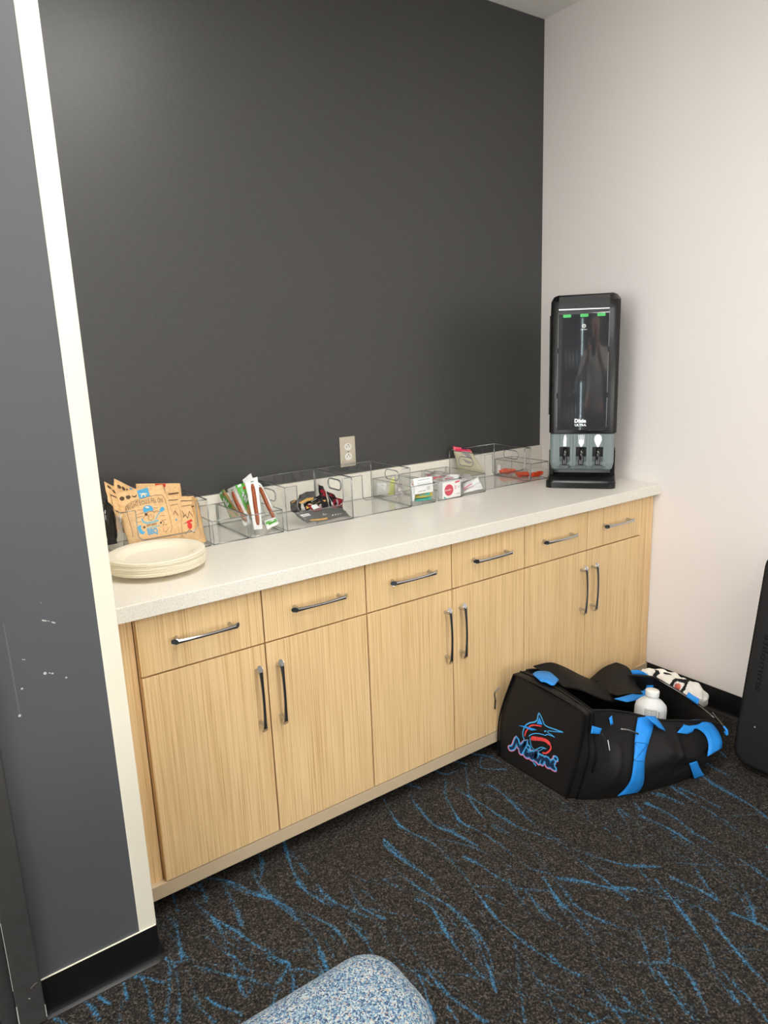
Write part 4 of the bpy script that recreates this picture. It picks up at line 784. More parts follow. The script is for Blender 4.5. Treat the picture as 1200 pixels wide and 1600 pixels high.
# grey dispensing unit
gb = MB(); gout = rr(-.127, .045, .130, .23, .02); zl = [(.069, .90), (.075, .95), (.10, 1), (.222, 1)]
rings = [[(s*k, .045+(d-.045)*1+(1-k)*.12) for s, d in gout] for z, k in zl]
for (z0, k0), (z1, k1), r0, r1 in zip(zl, zl[1:], rings, rings[1:]): extrude_z(r0, z0, z1, gb, r1)
autosmooth(gb.build('dispensing_unit', grey_plastic, disp), 35)
for i, sc in enumerate((-.066, 0, .066)):
    ch = MB(); fpoly(rrect(sc-.032, .088, sc+.032, .221, .002, 2), .041, .0452, ch, [rrect(sc-.0215, .108, sc+.0215, .168, .002, 2)])
    c = ch.build('chute', grey_plastic, disp)
    fbox(sc-.0215, sc+.0215, .0440, .0447, .108, .168).build('chute_opening', slot_black, c)
    lv = MB(); fbox(sc-.021, sc+.021, .034, .044, .108, .128, lv); lv.build('chute_lip', grey_dark, c)
    g2 = MB(); extrude_z(rr(sc-.020, .020, sc+.020, .045, .006), .081, .094, g2); g2.build('chute_foot', grey_dark, c)
    P = [dl_(sc+.003, .046, .166), dl_(sc+.002, .030, .150), dl_(sc, .022, .12), dl_(sc-.001, .018, .096)]
    MB().tube(crv(P, 4), .0040, 10, ry=.0085, up=nrm).build('cutlery_handle', black_gloss, c, True)
    for q in (-.021, .021): MB_ = MB(); fbox(sc+q-.0007, sc+q+.0007, .0402, .0412, .17, .221, MB_); MB_.build('chute_groove', grey_dark, c)
    zc = .194
    if i == 0: pts = [(-.006, -.024), (.006, -.024), (.0065, .012), (.003, .026), (-.003, .022), (-.0065, .0)]
    elif i == 2: pts = [(-.003, -.026), (.003, -.026), (.010, -.012), (.0155, .004), (.013, .018), (.005, .026), (-.005, .026), (-.013, .018), (-.0155, .004), (-.010, -.012)]
    else: pts = [(-.002, -.026), (.002, -.026), (.011, -.010), (.0115, .024), (.0085, .024), (.0080, .004), (.0050, .004), (.0045, .024), (.0015, .024), (.001, .004), (-.001, .004), (-.0015, .024), (-.0045, .024), (-.0050, .004), (-.0080, .004), (-.0085, .024), (-.0115, .024), (-.011, -.010)]
    fpoly([(sc+x, zc+y) for x, y in pts], .0396, .0409).build(('knife_symbol', 'fork_symbol', 'spoon_symbol')[i], white_print, c)
# black tower: side profile (d, z) swept across, chamfered top and sides
tw = MB()
def prof_ring(s, inset):
    return [dl_(s, .036+inset, .226), dl_(s, .036+inset, .715), dl_(s, .052+inset, .752), dl_(s, .085+inset, .778-inset), dl_(s, .23-inset, .778-inset), dl_(s, .23-inset, .226)]
segs = [(-.131, .018), (-.122, .006), (-.106, .0), (.108, .0), (.124, .006), (.137, .020)]
n = 6; V = []; Fc = []
for s, i_ in segs: V += prof_ring(s, i_)
for a in range(len(segs)-1):
    for k in range(n): Fc.append((a*n+k, (a+1)*n+k, (a+1)*n+(k+1) % n, a*n+(k+1) % n))
Fc += [tuple(range(n)), tuple((len(segs)-1)*n+k for k in range(n))[::-1]]
autosmooth(tw.add(V, Fc).build('tower', black_plastic, disp), 25)
# curved smoked window, slightly bowed
NW = 24; V = []; Fc = []
def wz(z):      # follows the tower front, rolling back over the top
    if z <= .715: return 0
    if z <= .752: return (z-.715)/.037*.016
    return .016+(z-.752)/.02*.024
zs = [.2385+(.715-.2385)*k/20 for k in range(21)]+[.724, .733, .742, .752, .762, .772]
for z in zs:
    for k in range(NW+1):
        s = -.099+.194*k/NW
        V.append(dl_(s, .0335+wz(z)-.0016*(1-((s+.002)/.097)**2)-.001, z))
for a in range(len(zs)-1):
    for k in range(NW): Fc.append((a*(NW+1)+k, a*(NW+1)+k+1, (a+1)*(NW+1)+k+1, (a+1)*(NW+1)+k))
mk('front_window', V, Fc, smoke, disp, True)
wf = MB(); ln = [(-.099, .74), (-.099, .25), (-.092, .239), (.088, .239), (.095, .25), (.095, .74)]
wf.tube([dl_(s, .0335, z) for s, z in ln if z < .73][:0]+[dl_(-.0995, .034, .71), dl_(-.0995, .034, .252), dl_(-.096, .034, .243), dl_(-.088, .034, .2385), dl_(.084, .034, .2385), dl_(.092, .034, .243), dl_(.0955, .034, .252), dl_(.0955, .034, .71)], .0011, 6)
wf.build('window_seal', silver_plastic, disp, True)
for z in (.55, .37):
    for s in (-.1, .096): fbox(s-.003, s+.003, .030, .036, z, z+.02).build('window_clip', slot_black, disp)
fbox(-.136, -.131, .07, .2, .30, .70).build('side_rail', black_plastic, disp)
fbox(-.03, .027, .0295, .0345, .2375, .2405).build('window_latch', slot_black, disp)
for s in (-.066, 0, .065):
    q = fpoly(rrect(s-.0155, .688, s+.0155, .700, .003, 3), .0295, .0315); q.build('indicator', green_marker, disp)
def dtext(s_, s, z, sx, sz, bold, name, m=white_print, d=.0298):
    V, Fc = text2d(s_, 1, bold); w = max(x for x, y in V)
    return MB().add([dl_(s+(x-w/2)*sx, d, z+y*sz) for x, y in V], Fc).build(name, m, disp)
dtext('Dixie', -.006, .270, .021, .021, .06, 'lettering'); dtext('ULTRA', -.005, .2555, .0145, .0125, .05, 'lettering')
fpoly(disc2d(.0, .653, .0075, 20)[0], .0293, .0298, None, [disc2d(.0, .653, .0050, 16)[0]]).build('emblem', white_print, disp)
MB().add([dl_(x, .0295, .653+z) for x, z in ((-.003, -.002), (0, .004), (.003, -.002))], [(0, 1, 2)]).build('emblem', white_print, disp)
V, Fc = text2d('SmartStock', 1, .02); w_ = max(x for x, y in V); MB().add([dl_((x-w_/2)*.0055, .0296, .638+y*.0055) for x, y in V], Fc).build('lettering', white_print, disp)

# ------------------------------------------------------------------ duffel bag
bag = thing('duffel_bag', 'open black duffel bag with bright blue straps and a fish emblem on the carpet', 'bag', (-.6, -.92, 0))
NU, NV = 120, 24
rowsF = []; rowsB = []
for i in range(NU+1):
    u = 6*i/NU
    edge = min(1, i/12)
    rowsF.append([]); rowsB.append([])
    for j in range(NV+1):
        v = 2*j/NV; p = Vector(bag_front(u, v)); p += Vector((.2, -1, 0)).normalized()*bag_wr(p, edge*min(1, v*1.5)); p.z = max(p.z, .002); rowsF[-1].append(p)
        q = Vector(bag_back(u, v)); q.z = max(q.z, .002); q.y = min(q.y, YD-.006); rowsB[-1].append(q)
sheet(rowsF, .004, 'side_panel', nylon, bag); sheet(rowsB, .004, 'side_panel', nylon, bag)
sheet([[rowsB[i][-1].lerp(rowsF[i][0], j/6)+Vector((0, 0, .002)) for j in range(7)] for i in range(NU+1)], .003, 'bottom_panel', nylon, bag)
# interior depth: inner lining floor so the opening reads dark
endR = []
for j in range(NV+1):
    a = rowsF[-1][j]; b_ = rowsB[-1][NV-j]
    endR.append([a.lerp(b_, k/14)+Vector((.035*math.sin(PI*k/14), 0, -.012*math.sin(PI*k/14)*(j/NV))) for k in range(15)])
sheet(endR, .004, 'end_panel', nylon, bag)
# near end: flat pocket face
f0 = [rowsF[0][j] for j in range(NV+1)]; b0 = [rowsB[0][NV-j] for j in range(NV+1)]
rows = []
for j in range(NV+1):
    rows.append([f0[j].lerp(b0[j], k/16) for k in range(17)])
for r in rows:
    for k, p in enumerate(r): p.x = -.930-.0+(.006 if k in (0, 16) else 0)
sheet(rows, .004, 'end_pocket', nylon, bag)
# top gusset between the zips, over the pocket
top = []
for i in range(8):
    a = rowsF[2*i][-1]; b_ = rowsB[2*i][0]; top.append([a.lerp(b_, k/12)+Vector((0, 0, .012*math.sin(PI*k/12)*(.4 if i == 0 else 1)-.004*(i > 5))) for k in range(13)])
sheet(top, .005, 'top_gusset', nylon, bag)
pz = MB(); edge = [Vector((-.9335, p.y, p.z)) for p in ([r[0] for r in rows]+rows[-1][1:]+[r[-1] for r in rows[::-1]][1:])]
pz.tube(edge, .0032, 6); pz.build('piping', lining, bag, True)
e2 = [rowsF[8][j]+Vector((0, -.005, 0)) for j in range(NV+1)]+[top[4][k]+Vector((0, 0, .004)) for k in range(1, 13)]
MB().tube(e2, .0028, 6).build('zipper', lining, bag, True)
e3 = [rowsF[14][j]+Vector((0, -.004, 0)) for j in range(10, NV+1)]+[top[7][k]+Vector((0, 0, .004)) for k in range(1, 13)]
MB().tube(e3, .0034, 6).build('zipper', lining, bag, True)
# rolled rims of the opening
rim = [rowsF[i][-1] for i in range(14, NU+1)]+[endR[-1][k] for k in range(1, 14)]+[rowsB[NU-i][0] for i in range(0, NU-13)]
MB().tube([p+Vector((0, 0, .002)) for p in rim], .0042, 6).build('rim_binding', nylon, bag, True)
zp = [endR[-1][k]+Vector((-.006, 0, .004)) for k in range(2, 14)]
MB().tube(zp, .0022, 6).build('zipper', zip_metal, bag, True)
# lid halves thrown back
lid1 = [[(-.80, -.71, .345), (-.715, -.715, .335), (-.64, -.72, .295), (-.55, -.725, .235), (-.46, -.735, .180)], [(-.78, -.76, .325), (-.70, -.765, .305), (-.62, -.77, .262), (-.53, -.775, .205), (-.45, -.78, .160)], [(-.76, -.82, .29), (-.68, -.83, .255), (-.60, -.84, .205), (-.52, -.84, .16), (-.45, -.84, .135)]]
def patch(rows, n, th, name, m, parent):
    A = [crv(r, n) for r in rows]; B_ = list(zip(*A)); Cc = [crv(c, n) for c in B_]; return sheet(Cc, th, name, m, parent)
patch(lid1, 5, .005, 'lid_flap', lining, bag)
lid2 = [[(-.50, -.675, .150), (-.42, -.675, .165), (-.35, -.68, .190), (-.295, -.70, .205)], [(-.48, -.73, .150), (-.41, -.735, .175), (-.34, -.74, .195), (-.285, -.755, .195)], [(-.47, -.79, .160), (-.41, -.80, .170), (-.35, -.805, .165), (-.30, -.80, .150)], [(-.47, -.84, .170), (-.42, -.86, .168), (-.36, -.865, .150), (-.31, -.85, .125)]]
patch(lid2, 6, .005, 'lid_flap', nylon, bag)
def ribbon(key, name, m=webbing, n=5, th=.0028, parent=bag):
    P = [[Vector(p)/1000 for p in pr] for pr in RIBS[key]]
    A = crv([p[0] for p in P], n); B_ = crv([p[1] for p in P], n)
    rows = []
    for a, b_ in zip(A, B_): rows.append([a.lerp(b_, k/3) for k in range(4)])
    for r in rows:
        for p in r: p.z = max(p.z, .003)
    return sheet(rows, th, name, m, parent), rows
st, rows_s = ribbon('side_strap', 'strap')
ribbon('strap_tail', 'strap'); ribbon('handle_right', 'carry_handle'); ribbon('lower', 'strap'); ribbon('back_loop', 'carry_handle'); ribbon('top_strap', 'strap')
ribbon('tab_a', 'zipper_tab'); ribbon('tab_b', 'zipper_tab'); ribbon('tab_c', 'zipper_tab')
def onrib(i, k): return rows_s[i][k]+(CAM-rows_s[i][k]).normalized()*.004
xs = MB(); a, b_, c, d = onrib(10, 0), onrib(10, 3), onrib(20, 0), onrib(20, 3)
a, b_, c, d = [p.lerp((onrib(15, 1)+onrib(15, 2))/2, .08) for p in (a, b_, c, d)]
for p, q in ((a, b_), (c, d), (a, d), (b_, c), (a, c), (b_, d)):
    P = [p.lerp(q, k/4) for k in range(5)]; xs.tube(P, .0009, 4)
xs.build('stitching', stitch, st)
def pullcord(pts, name='zipper_pull', m=zip_metal, r=.002): return MB().tube(crv(pts, 4), r, 6).build(name, m, bag, True)
pullcord([(-.872, -1.075, .262), (-.866, -1.09, .235), (-.862, -1.095, .20), (-.863, -1.10, .165)], m=slot_black, r=.003)
pullcord([(-.866, -1.094, .245), (-.863, -1.10, .21)], m=white_print, r=.0016)
pullcord([(-.775, -1.075, .243), (-.75, -1.09, .236), (-.72, -1.105, .218)], r=.0034)
pullcord([(-.93, -.665, .285), (-.945, -.655, .262), (-.94, -.655, .235)], m=zip_metal, r=.0025)
pullcord([(-.94, -.655, .235), (-.945, -.657, .20)], m=slot_black, r=.003)
pullcord([(-.29, -1.12, .155), (-.32, -1.17, .145), (-.345, -1.20, .145)], r=.0016)
pullcord([(-.345, -1.195, .150), (-.35, -1.21, .142), (-.352, -1.212, .128), (-.345, -1.20, .132)], 'zipper_tab', webbing, .004)
# embroidered emblem on the pocket face
MPP = .000264
XL = -.9335
def emb(name, m, strokes, layer, dy=0, dz=0):
    mb = MB()
    for si, (P, w) in enumerate(strokes):
        P2 = [(P[i]/1e4+dy, P[i+1]/1e4+dz, 0) for i in range(0, len(P), 2)]
        P2 = [(q.x, q.y) for q in crv(P2, 6)] if len(P2) > 2 else [p[:2] for p in P2]
        V, Fc = stroke2d(P2, w*MPP); mb.add([(XL-layer*.0008-si*.00003, y, z) for y, z in V], Fc)
    return mb.build(name, m, bag)
emb('emblem_outline', logo_blue, [(p, w*1.05) for p, w in LOGO['blue']], 0)
emb('emblem_red', logo_red, [(p, w) for p, w in LOGO['red']], 1)
mb = MB()
for P in LOGO['fin']:
    pts = [(XL-.0015, P[i]/1e4, P[i+1]/1e4) for i in range(0, len(P), 2)]; mb.add(pts, [tuple(range(len(pts)))])
mb.build('emblem_fin', logo_fin, bag)
emb('emblem_lettering', logo_pink, [(p, 92) for p in LOGO['M']], 2, .0018, -.0020)
emb('emblem_lettering', logo_blue, [(p, 76) for p in LOGO['M']], 3, -.0010, .0010)
emb('emblem_lettering', logo_navy, [(p, 38) for p in LOGO['M']], 4)

# white bottle standing in the bag
bt_ = thing('supplement_bottle', 'white plastic tub bottle standing inside the open duffel bag', 'bottle', (-.462, -.97, .03))
Mt = Matrix.Rotation(.10, 3, 'Y')
MB().lathe([(0, 0), (.052, 0), (.056, .004), (.057, .135), (.054, .150), (.040, .165), (.024, .176), (.022, .18), (.022, .186), (0, .186)], (-.462, -.97, .03), 40, Mt).build('bottle_body', bottle_white, bt_, True)
MB().lathe([(0, .184), (.0245, .184), (.025, .186), (.025, .203), (.023, .206), (0, .206)], (-.462, -.97, .03), 40, Mt).build('cap', film_white, bt_, True)
def bs(a, z, r=.0575): p = Mt @ Vector((r*math.cos(a), r*math.sin(a), z)); return p+Vector((-.462, -.97, .03))
a0 = math.atan2(CAM.y+.97, CAM.x+.462)
mb = MB()
for z0, u0, u1 in [(.150, -.35, .35), (.108, -.35, .35)]: mb.tube([bs(a0+u0+(u1-u0)*k/8, z0) for k in range(9)], .0006, 4)
for u in (-.35, .35, .02): mb.tube([bs(a0+u, .108+.042*k/2) for k in range(3)], .0006, 4)
for i in range(5):
    for s_ in (-.32, .06): mb.tube([bs(a0+s_+.24*k/4, .144-.0075*i) for k in range(5)], .0005, 4)
mb.tube([bs(a0+.52, .105+.02*k) for k in range(3)], .0012, 4)
mb.build('label_print', label_grey, bt_)

# jersey cloth behind the bag
jer = thing('jersey', 'bunched white jersey with black and coral print lying over the far edge of the bag', 'clothing', (-.16, -.85, .0))
JP = [(-.17, -.735, .128), (-.155, -.78, .132), (-.145, -.84, .125), (-.14, -.90, .112), (-.145, -.955, .100), (-.16, -1.0, .085)]
JR = [.026, .034, .046, .055, .058, .036]
C_ = crv(JP, 20); RR = [v.x for v in crv([(r, 0, 0) for r in JR], 20)]
V = []; Fc = []; n = 72
for i, p in enumerate(C_):
    d = (C_[min(i+1, len(C_)-1)]-C_[max(i-1, 0)]).normalized(); a = Vector((1, 0, 0)); a = (a-d*a.dot(d)).normalized(); b_ = d.cross(a)
    e_ = min(i, len(C_)-1-i)/6
    if e_ < 1: RR[i] *= math.sqrt(1-(1-e_)**2)+.05
    for k in range(n):
        t_ = 2*PI*k/n; r = RR[i]*(1+.10*math.sin(3*t_+i*.14)+.06*math.sin(7*t_-i*.24)+.05*math.sin(i*.44+t_)+.02*math.sin(13*t_+i*.5)); V.append(p+a*math.cos(t_)*r*.95+b_*math.sin(t_)*r*.85)
for i in range(len(C_)-1):
    for k in range(n): Fc.append((i*n+k, i*n+(k+1) % n, (i+1)*n+(k+1) % n, (i+1)*n+k))
Fc += [tuple(range(n))[::-1], tuple((len(C_)-1)*n+k for k in range(n))]
cloth = mk('cloth', V, Fc, towel_white, jer, True)
MB().box((-.150, -.97, .001), (-.06, -.74, .085), .03).build('cloth_fold', towel_white, jer, True)
def jprint(name, m, cells):
    mb = MB()
    for i, k in cells:
        q = [V[i*n+k % n], V[i*n+(k+1) % n], V[(i+1)*n+(k+1) % n], V[(i+1)*n+k % n]]; c = C_[i]
        mb.add([Vector(p)+(Vector(p)-c).normalized()*.0012 for p in q], [(0, 1, 2, 3)])
    return mb.build(name, m, cloth)

def jcells(test): return [(i, k) for i in range(len(C_)-1) for k in range(n) if test(i/2.5, k/n*28)]
jprint('black_print', cloth_black, jcells(lambda i, k: 8.4 < i < 13 and 7 < k < 14 and abs((i-10.4)-.35*(k-11)*math.sin(k*1.2)) < 1.2 or (2.4 < math.hypot((i-24.5)*.85, (k-11)*.9+.5*math.sin(i)) < 4.0 and 6 < k < 15.5) or (13.5 < i < 17.5 and 6.9 < k < 7.7)))
jprint('coral_print', cloth_coral, jcells(lambda i, k: math.hypot((i-24.6)*.7, (k-10.8)*1.3) < 1.5))

# ------------------------------------------------------------------ black padded case at the right
cs = thing('padded_case', 'tall black padded case standing against the pale wall at the right edge', 'case', (-.33, -1.5, 0))
CL, CTX = 10.2, .0
def cs_pt(y, h, d): a = math.radians(CL); return Vector((-.335, 0, .0))+Vector((0, y, 0))+Vector((math.sin(a), 0, math.cos(a)))*h+Vector((math.cos(a), 0, -math.sin(a)))*d
P = rrect(-1.75, 0.03, -1.222, .79, .055, 8)
# main shell with rounded edges: inset rings
V = []; Fc = []; n = len(P); cy, cz = -1.486, .41; lay = [(0, .012), (.004, .004), (.012, 0), (.11, 0), (.122, .006), (.128, .016)]
for d, ins in lay:
    for y, h in P:
        k = 1-ins/.25; V.append(cs_pt(cy+(y-cy)*k, cz+(h-cz)*(1-ins/.38), d))
for a in range(len(lay)-1):
    for k in range(n): Fc.append((a*n+k, a*n+(k+1) % n, (a+1)*n+(k+1) % n, (a+1)*n+k))
Fc += [tuple(range(n))[::-1], tuple((len(lay)-1)*n+k for k in range(n))]
autosmooth(mk('shell', V, Fc, case_black, cs), 50)
MB().tube([cs_pt(y, h, .012) for y, h in P], .004, 6, closed=True).build('piping', lining, cs, True)
V, Fc = text2d('ammolite', .055, .01)
MB().add([cs_pt(-1.262-y*.6, .30+x, -.0006) for x, y in V], Fc).build('embossed_lettering', lining, cs)
MB().add(*[([cs_pt(y, h, -.0006) for y, h in disc2d(-1.283, .175, .0022, 8)[0]]), disc2d(0, 0, 1, 8)[1]]).build('lint_speck', white_print, cs)

# ------------------------------------------------------------------ tweed chair below the camera
ch = thing('lounge_chair', 'blue and white tweed chair whose rounded backrest corner shows at the bottom edge', 'chair', (-2.46, -1.95, 0))
def soft(a, b, bev, name, m, parent):
    bm = bmesh.new(); bmesh.ops.create_cube(bm, size=1)
    for v in bm.verts: v.co = Vector(((a[0]+b[0])/2+v.co.x*(b[0]-a[0]), (a[1]+b[1])/2+v.co.y*(b[1]-a[1]), (a[2]+b[2])/2+v.co.z*(b[2]-a[2])))
    bmesh.ops.bevel(bm, geom=list(bm.edges), offset=bev, segments=8, profile=.5, affect='EDGES'); bm.verts.index_update()
    o = mk(name, [v.co.copy() for v in bm.verts], [[v.index for v in f.verts] for f in bm.faces], m, parent, True); bm.free(); return o
soft((-2.81, -1.82, .20), (-2.140, -1.642, .688), .066, 'backrest', tweed, ch)
soft((-2.79, -2.36, .22), (-2.135, -1.72, .42), .06, 'seat', tweed, ch)
for x in (-2.74, -2.19):
    for y in (-2.30, -1.74): MB().tube([(x, y, 0.001), (x, y, .26)], [.014, .02], 12).build('leg', dark_leg, ch, True)

# ------------------------------------------------------------------ what the dispenser's dark window mirrors: drinks cooler and the photographer
cool = thing('drinks_cooler', 'black two-door glass drinks cooler against the charcoal far wall behind the camera', 'cooler', (-5.6, -4.1, 0))
cool_black = mat('cooler black paint', (22, 22, 24), .4); cool_in = mat('cooler interior', (120, 124, 128), .5)
cb = MB().box((-5.98, -4.75, .02), (-5.34, -4.71, 2.0)).box((-5.98, -3.49, .02), (-5.34, -3.45, 2.0)).box((-5.98, -4.71, 1.94), (-5.34, -3.49, 2.0)).box((-5.98, -4.71, .0), (-5.34, -3.49, .22)).box((-5.98, -4.71, .22), (-5.95, -3.49, 1.94))
cb.build('cabinet_body', cool_black, cool)
for z in (.55, .88, 1.21, 1.54): MB().box((-5.94, -4.70, z), (-5.42, -3.50, z+.02)).build('shelf', cool_in, cool)
for y0, y1 in ((-4.71, -4.115), (-4.085, -3.49)):
    f = MB().box((-5.34, y0, .22), (-5.31, y0+.05, 1.94)).box((-5.34, y1-.05, .22), (-5.31, y1, 1.94)).box((-5.34, y0+.05, 1.88), (-5.31, y1-.05, 1.94)).box((-5.34, y0+.05, .22), (-5.31, y1-.05, .28))
    f.build('door_frame', cool_black, cool)
led = bpy.data.materials.new('cool white led'); led.use_nodes = True; b = bsdf(led); b.inputs['Emission Color'].default_value = (.75, .95, 1, 1); b.inputs['Emission Strength'].default_value = 9
mb = MB()
for k in range(34): mb.box((-5.335, -4.104, .45+k*.04), (-5.30, -4.094, .47+k*.04))
tag(mb.build('led_strip', led, cool), kind='stuff')
amber = mat('amber drink', (150, 84, 50), .2); pale_b = mat('pale drink', (190, 196, 200), .2)
first = None; kk = 0
for z in (.572, .902, 1.232):
    for i in range(9):
        y = -4.62+i*.13+(.03 if i > 3 else 0); m = (pale_b, amber, pale_b)[[.572, .902, 1.232].index(z)] if i > 4 else (amber if i % 2 else pale_b)
        t = thing('drink_bottle', '%s drink bottle, %s from the near end of the %s shelf of the drinks cooler' % ('amber' if m is amber else 'pale', ['first', 'second', 'third', 'fourth', 'fifth', 'sixth', 'seventh', 'eighth', 'ninth'][i], {.572: 'lowest', .902: 'middle', 1.232: 'upper'}[z]), 'bottle', (-5.52, y, z), 'bottles inside the drinks cooler')
        MB().lathe([(0, 0), (.03, 0), (.032, .01), (.032, .15), (.014, .20), (.013, .225), (0, .225)], (-5.52, y, z), 14).build('bottle_body', m, t, True)
        MB().lathe([(0, .226), (.015, .226), (.015, .245), (0, .245)], (-5.52, y, z), 12).build('bottle_cap', cool_black, t, True)

# photographer: one skinned body, clothing and hair as parts
per = thing('person', 'person in a loose pale shirt and dark trousers holding up a black phone', 'person', (-3.02, -2.74, 0))
skin_m = mat('skin', (196, 142, 118), .5); shirt_m = mat('pale shirt', (206, 200, 192), .8); trouser_m = mat('dark trousers', (48, 48, 54), .8); shoe_m = mat('dark shoe', (30, 28, 28), .5); hair_m = mat('short grey hair', (120, 112, 104), .8)
fw = Vector((.776, .631, 0)).normalized(); lf = Vector((-.631, .776, 0)).normalized(); PB = Vector((-3.02, -2.74, 0))
def pp(f, l, z): return PB+fw*f+lf*l+Vector((0, 0, z))
def skinned(name, joints, edges, m, parent, root=0, lev=2):
    me = bpy.data.meshes.new(name); me.from_pydata([tuple(pp(*j[:3])-world_of(parent)) for j in joints], edges, []); o = bpy.data.objects.new(name, me); link(o); o.parent = parent
    md = o.modifiers.new('skin', 'SKIN'); md.use_smooth_shade = True
    bm = bmesh.new(); bm.from_mesh(me); L = bm.verts.layers.skin.verify(); bm.verts.ensure_lookup_table()
    for v, j in zip(bm.verts, joints): v[L].radius = (j[3], j[4] if len(j) > 4 else j[3]); v[L].use_root = False
    bm.verts[root][L].use_root = True; bm.to_mesh(me); bm.free()
    sb = o.modifiers.new('sub', 'SUBSURF'); sb.levels = lev; sb.render_levels = lev; me.materials.append(m); return o
CF = (CAM-PB).dot(fw); CLt = (CAM-PB).dot(lf)      # where the phone is, in body axes
J = [(0, 0, .95, .135, .10), (0, 0, 1.12, .13, .095), (.01, 0, 1.30, .15, .105), (.01, 0, 1.43, .11, .085), (.03, 0, 1.50, .052), (.05, 0, 1.57, .056), (.065, 0, 1.63, .072, .085), (.055, 0, 1.72, .076, .09),
     (.01, .17, 1.41, .055), (.10, .24, 1.20, .043), (CF-.12, CLt+.10, 1.38, .032), (CF-.05, CLt+.075, 1.44, .02, .036), (.01, -.17, 1.41, .055), (.10, -.24, 1.20, .043), (CF-.12, CLt-.10, 1.38, .032), (CF-.05, CLt-.075, 1.44, .02, .036),
     (0, .095, .88, .092), (.02, .11, .50, .062), (0, .12, .12, .043), (.0, .12, .05, .04), (.14, .13, .035, .032), (0, -.095, .88, .092), (.02, -.11, .50, .062), (0, -.12, .12, .043), (.0, -.12, .05, .04), (.14, -.13, .035, .032)]
E_ = [(0, 1), (1, 2), (2, 3), (3, 4), (4, 5), (5, 6), (6, 7), (3, 8), (8, 9), (9, 10), (10, 11), (3, 12), (12, 13), (13, 14), (14, 15), (0, 16), (16, 17), (17, 18), (18, 19), (19, 20), (0, 21), (21, 22), (22, 23), (23, 24), (24, 25)]
for sg, w in ((1, 11), (-1, 15)):          # four fingers behind the phone's edge, thumb on its back
    for k in range(4):
        n0 = len(J); zz = 1.462+.021*k
        J += [(CF-.035, CLt+sg*.083, zz-.006, .009), (CF-.012, CLt+sg*.086, zz, .0085), (CF-.004-.012, CLt+sg*(.074-.004*(k % 2)), zz+.002, .0075)]
        E_ += [(w, n0), (n0, n0+1), (n0+1, n0+2)]
    n0 = len(J); J += [(CF-.045, CLt+sg*.062, 1.455, .011), (CF-.034, CLt+sg*.040, 1.475, .0095)]; E_ += [(w, n0), (n0, n0+1)]
skinned('body', J, E_, skin_m, per)
SJ = [(0, 0, .84, .178, .145), (0, 0, 1.10, .165, .125), (.005, 0, 1.30, .175, .125), (.005, 0, 1.42, .12, .095), (.0, .175, 1.40, .078), (.09, .245, 1.20, .062), (CF-.19, CLt+.12, 1.345, .05), (.0, -.175, 1.40, .078), (.09, -.245, 1.20, .062), (CF-.19, CLt-.12, 1.345, .05), (.02, 0, 1.465, .072)]
skinned('shirt', SJ, [(0, 1), (1, 2), (2, 3), (3, 10), (3, 4), (4, 5), (5, 6), (3, 7), (7, 8), (8, 9)], shirt_m, per)
TJ = [(0, 0, 1.0, .155, .125), (0, .095, .86, .105), (.02, .11, .50, .078), (0, .12, .10, .062), (0, -.095, .86, .105), (.02, -.11, .50, .078), (0, -.12, .10, .062)]
skinned('trousers', TJ, [(0, 1), (1, 2), (2, 3), (0, 4), (4, 5), (5, 6)], trouser_m, per)
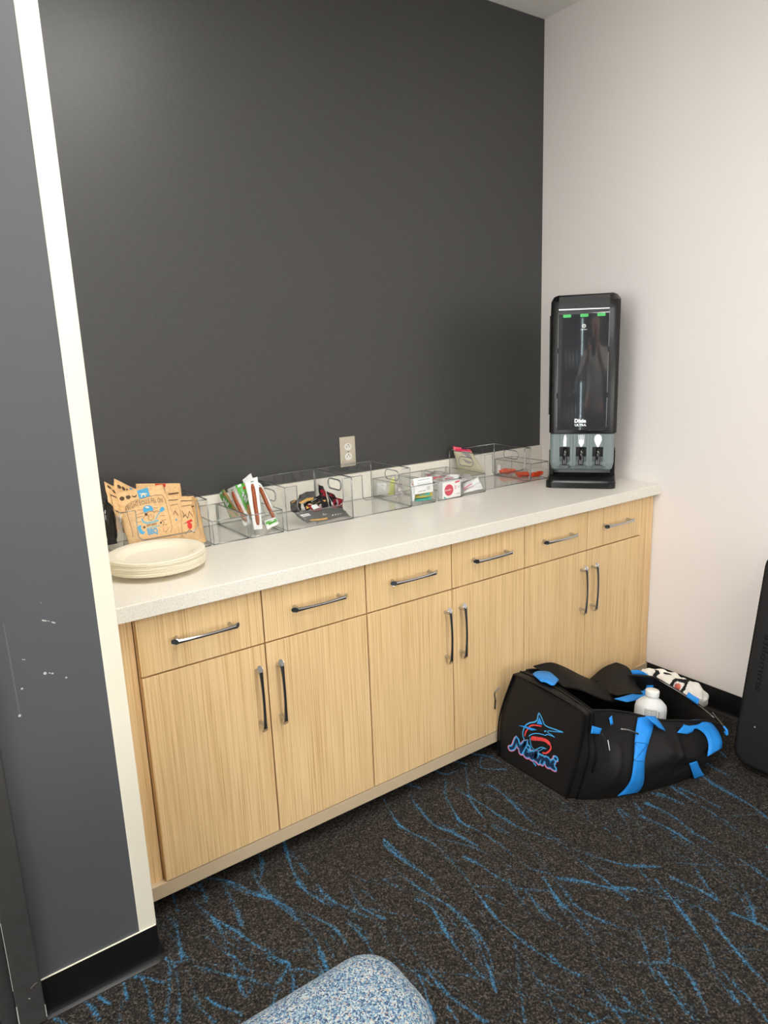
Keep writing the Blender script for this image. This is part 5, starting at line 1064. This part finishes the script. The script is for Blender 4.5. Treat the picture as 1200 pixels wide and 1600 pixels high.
for sg in (1, -1):
    skinned('shoe', [(-.05, sg*.12, .05, .046), (.05, sg*.125, .045, .046), (.16, sg*.13, .038, .036)], [(0, 1), (1, 2)], shoe_m, per, 0, 2)
    e = MB().lathe([(0, -.011), (.008, -.008), (.0115, 0), (.008, .008), (0, .011)], pp(.136, sg*.031, 1.675), 12).build('eye', white_print, per, True)
    MB().lathe([(0, -.005), (.005, 0), (0, .005)], pp(.146, sg*.031, 1.675), 10).build('pupil', slot_black, e, True)
    skinned('ear', [(.05, sg*.082, 1.645, .010, .006), (.045, sg*.090, 1.668, .014, .006), (.045, sg*.088, 1.692, .011, .006)], [(0, 1), (1, 2)], skin_m, per, 0, 1)
skinned('nose', [(.135, 0, 1.69, .008), (.152, 0, 1.65, .013), (.14, 0, 1.642, .012)], [(0, 1), (1, 2)], skin_m, per, 0, 2)
MB().tube([pp(.137, -.022, 1.612), pp(.145, 0, 1.610), pp(.137, .022, 1.612)], [.002, .005, .002], 8).build('mouth', mat('lips', (170, 96, 86), .5), per, True)
skinned('hair', [(.0, 0, 1.66, .075, .088), (-.005, 0, 1.72, .074, .085), (.03, 0, 1.765, .05, .06)], [(0, 1), (1, 2)], hair_m, per, 0, 2)
ph = thing('phone', 'black phone held upright in both hands by the person behind the camera', 'phone', tuple(CAM-fw*.03))
s0 = CAM-fw*.018
V = [s0+fw*a+lf*b_+Vector((0, 0, z)) for a in (-.008, 0) for b_, z in rrect(-.037, -.095, .037, .055, .010, 4)]; n = len(V)//2
mk('phone_body', V, [tuple(range(n)), tuple(range(2*n-1, n-1, -1))]+[(i, (i+1) % n, (i+1) % n+n, i+n) for i in range(n)], black_plastic, ph)
# frames added around the two fill lights, dressing them as windows
fill_frame_m = mat('white fill frame', (225, 224, 220), .5)
def light_frame(name, a, b, ax):
    f = MB(); x0, y0, z0 = a; x1, y1, z1 = b; e = .06
    if ax == 'x':
        f.box((x0, y0-e, z0-e), (x1, y1+e, z0)).box((x0, y0-e, z1), (x1, y1+e, z1+e)).box((x0, y0-e, z0), (x1, y0, z1)).box((x0, y1, z0), (x1, y1+e, z1))
    else:
        f.box((x0-e, y0, z0-e), (x1+e, y1, z0)).box((x0-e, y0, z1), (x1+e, y1, z1+e)).box((x0-e, y0, z0), (x0, y1, z1)).box((x1, y0, z0), (x1+e, y1, z1))
    return tag(f.build(name, fill_frame_m), kind='structure')
light_frame('fill_frame_1', (-6, -3.2, .65), (-5.92, -1.0, 2.35), 'x')
light_frame('fill_frame_2', (-3.9, -6.6, .65), (-.9, -6.52, 2.35), 'y')
